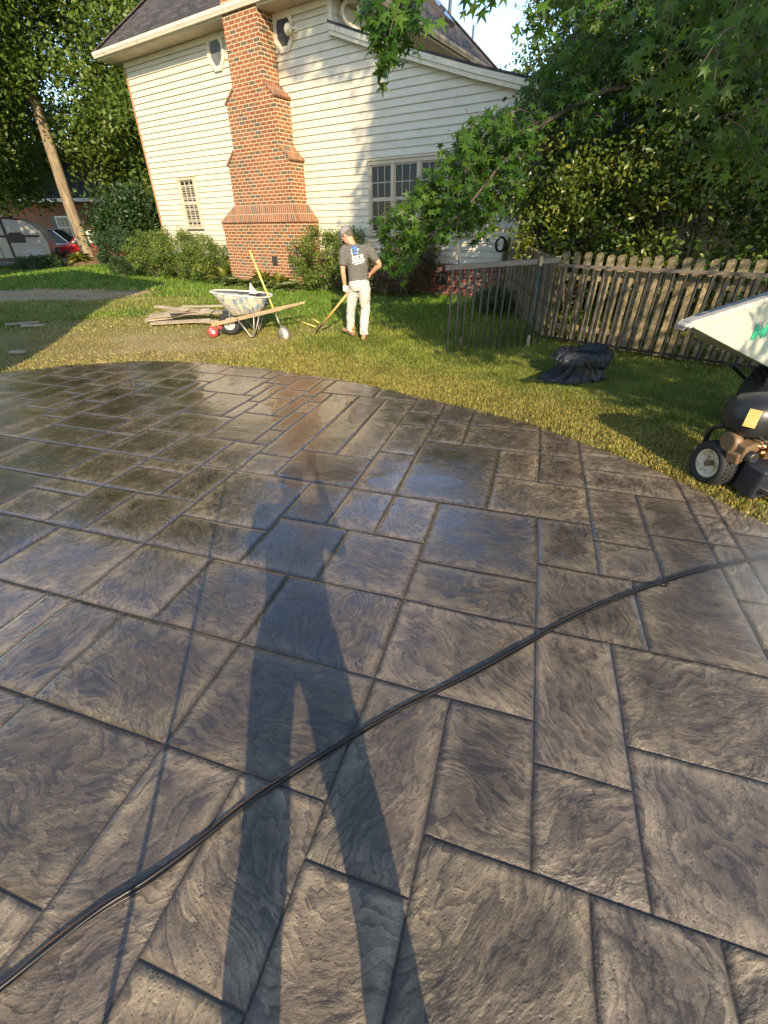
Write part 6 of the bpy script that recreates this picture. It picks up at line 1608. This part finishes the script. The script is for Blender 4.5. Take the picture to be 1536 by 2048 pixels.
pq(wh, [(.010, .055), (.034, .055), (.034, .08), (.010, .08)]); pq(wh, [(-.008, .015), (.012, .015), (.010, .035), (-.006, .035)])
def letter(x, z, strokes, s):
    for a, b, c_, d in strokes: pq(wh, [(x + a * s, z + b * s), (x + c_ * s, z + b * s), (x + c_ * s, z + d * s), (x + a * s, z + d * s)])
Es = [(0, 0, .25, 1), (.25, 0, .9, .2), (.25, .4, .8, .6), (.25, .8, .9, 1)]; Ps = [(0, 0, .25, 1), (.25, .8, .8, 1), (.25, .35, .8, .55), (.7, .5, .95, .85), (.5, .0, .75, .3), (.7, 0, 1.0, .15)]
letter(-.095, -.065, Es, .058); letter(-.035, -.065, Es, .058); letter(.025, -.065, Ps, .060)
for i in range(12): pq(wh, [(-.105 + .0175 * i, -.098 + .003 * (i % 3)), (-.092 + .0175 * i, -.098), (-.092 + .0175 * i, -.080 + .004 * (i % 2)), (-.105 + .0175 * i, -.078)])
for i in range(9): pq(wh, [(-.078 + .0175 * i, -.124), (-.065 + .0175 * i, -.124 + .002 * (i % 2)), (-.065 + .0175 * i, -.110), (-.078 + .0175 * i, -.111)])
pr_obj(blu, M_pb, 'shirt_logo'); pr_obj(wh, M_pw, 'shirt_lettering')
# scraper
hoe = empty('scraper', (-1.25, 8.36, gz(-1.25, 8.36)), 0, 'long wooden handled scraper with dark blade in the man\'s left hand', 'scraper')
ho = Vector((-1.25, 8.36, gz(-1.25, 8.36))); top = Vector((mx - .138, my + .085, g0 + .70)) - ho; dr = top.normalized()
MB().tube([dr * .26, top + dr * .10], [.019, .018], 12).build('handle', mat('varnished_wood', (.60, .33, .10), .4, var=.12, stretch=(1, 1, 6)), hoe, smooth=True)
MB().tube([dr * .05, dr * .24, dr * .30], [.010, .016, .021], 10).build('ferrule', M_blkplastic, hoe, smooth=True)
MB().bar((-.02, -.07, .012), (-.02, .07, .012), .035, .004, up=(dr.x, 0, dr.z)).bar((-.02, 0, .01), dr * .08, .02, .006).build('blade', M_steel, hoe)

# ---- the photographer, whose shadow falls across the slab
px_, py_ = -.10, -.36
ph = empty('person', (px_, py_, 0), 0, 'person standing on the slab holding a phone up, casting the long shadow', 'person')
JP = dict(side=(1, 0, 0), pelvis=(0, 0, .90), waist=(0, .01, 1.06), chest=(0, 0, 1.29), neck=(0, .0, 1.47), head=(-.01, .03, 1.60), face=(.1, 1, -.3),
          shR=(.20, 0, 1.39), elR=(.27, .10, 1.16), wrR=(.16, .245, 1.52), hdR=(.145, .27, 1.60), pnR=(-1, .1, 0), curlR=1.0,
          shL=(-.20, 0, 1.39), elL=(-.27, .10, 1.16), wrL=(-.0, .245, 1.52), hdL=(.03, .27, 1.59), pnL=(1, .1, 0), curlL=1.0,
          hipR=(.10, 0, .86), knR=(.19, .03, .48), anR=(.27, -.03, .10), ftR=(.3, 1, 0), zR=0.0,
          hipL=(-.10, 0, .86), knL=(-.13, .03, .48), anL=(-.155, -.03, .10), ftL=(-.25, 1, 0), zL=0.0, sleeve=.8)
pb, psh, PH_, phs, phf, phu = figure('photographer', ph, JP, M_jean, M_jean)
MB().loft([elr(PH_(0, f, u), rx, ry, phs, phf, 18) for f, u, rx, ry in ((-.03, -.05, .06, .07), (-.02, -.02, .079, .09), (-.012, .04, .083, .097), (-.008, .09, .075, .088), (-.008, .128, .035, .045))]).build('hair', M_hair, pb, smooth=True)
phn = MB().box((0, 0, 0), (.076, .009, .158)).build('mobile_phone', M_blkplastic, None, bevel=.003, loc=(.012, -.055, 1.655)); phn.rotation_euler = (-PITCH, 0, 0); tag(phn, 'black mobile phone held upright in both hands of the photographer', 'phone')
# upright pole whose thin shadow lies beside the person's
br = empty('push_broom', (-.62, -.30, .0), 0, 'push broom standing upright on the slab left of the photographer', 'broom')
MB().tube([(0, 0, .06), (-.02, 0, 1.62)], .0085, 10).build('handle', M_handle, br, smooth=True)
MB().box((0, 0, .075), (.42, .06, .03)).build('head', M_handle, br, bevel=.006); MB().box((0, 0, .031), (.40, .05, .062)).build('bristles', M_blkrub, br)

# ================================================================== MIST blown off the pressure washer
def mist(c, rad, dens):
    m = bpy.data.materials.new('water_mist'); m.use_nodes = True; t = m.node_tree; t.nodes.clear()
    out = t.nodes.new('ShaderNodeOutputMaterial'); v = t.nodes.new('ShaderNodeVolumePrincipled')
    v.inputs['Color'].default_value = (.95, .93, .90, 1); v.inputs['Anisotropy'].default_value = .1
    tc = t.nodes.new('ShaderNodeTexCoord'); ln = t.nodes.new('ShaderNodeVectorMath'); ln.operation = 'LENGTH'; t.links.new(tc.outputs['Object'], ln.inputs[0])
    mr = t.nodes.new('ShaderNodeMapRange'); mr.interpolation_type = 'SMOOTHSTEP'; t.links.new(ln.outputs['Value'], mr.inputs[0])
    mr.inputs[1].default_value = 1.0; mr.inputs[2].default_value = .1; mr.inputs[3].default_value = 0; mr.inputs[4].default_value = dens
    nz = t.nodes.new('ShaderNodeTexNoise'); nz.inputs['Scale'].default_value = 2.2; nz.inputs['Detail'].default_value = 3; t.links.new(tc.outputs['Object'], nz.inputs['Vector'])
    mu = t.nodes.new('ShaderNodeMath'); mu.operation = 'MULTIPLY'; t.links.new(mr.outputs[0], mu.inputs[0]); t.links.new(nz.outputs['Fac'], mu.inputs[1])
    t.links.new(mu.outputs[0], v.inputs['Density']); t.links.new(v.outputs[0], out.inputs['Volume'])
    bm = bmesh.new(); bmesh.ops.create_icosphere(bm, subdivisions=3, radius=1); me = bpy.data.meshes.new('water_mist'); bm.to_mesh(me); bm.free(); me.materials.append(m)
    o = bpy.data.objects.new('water_mist', me); COL.objects.link(o); o.location = c; o.scale = rad
    tag(o, 'pale water mist drifting low over the right side of the slab', 'mist', kind='stuff'); return o
mist((2.12, 1.35, .26), (.72, .70, .40), 1.7)
SC.cycles.volume_step_rate = 4
SC.cycles.volume_max_steps = 64
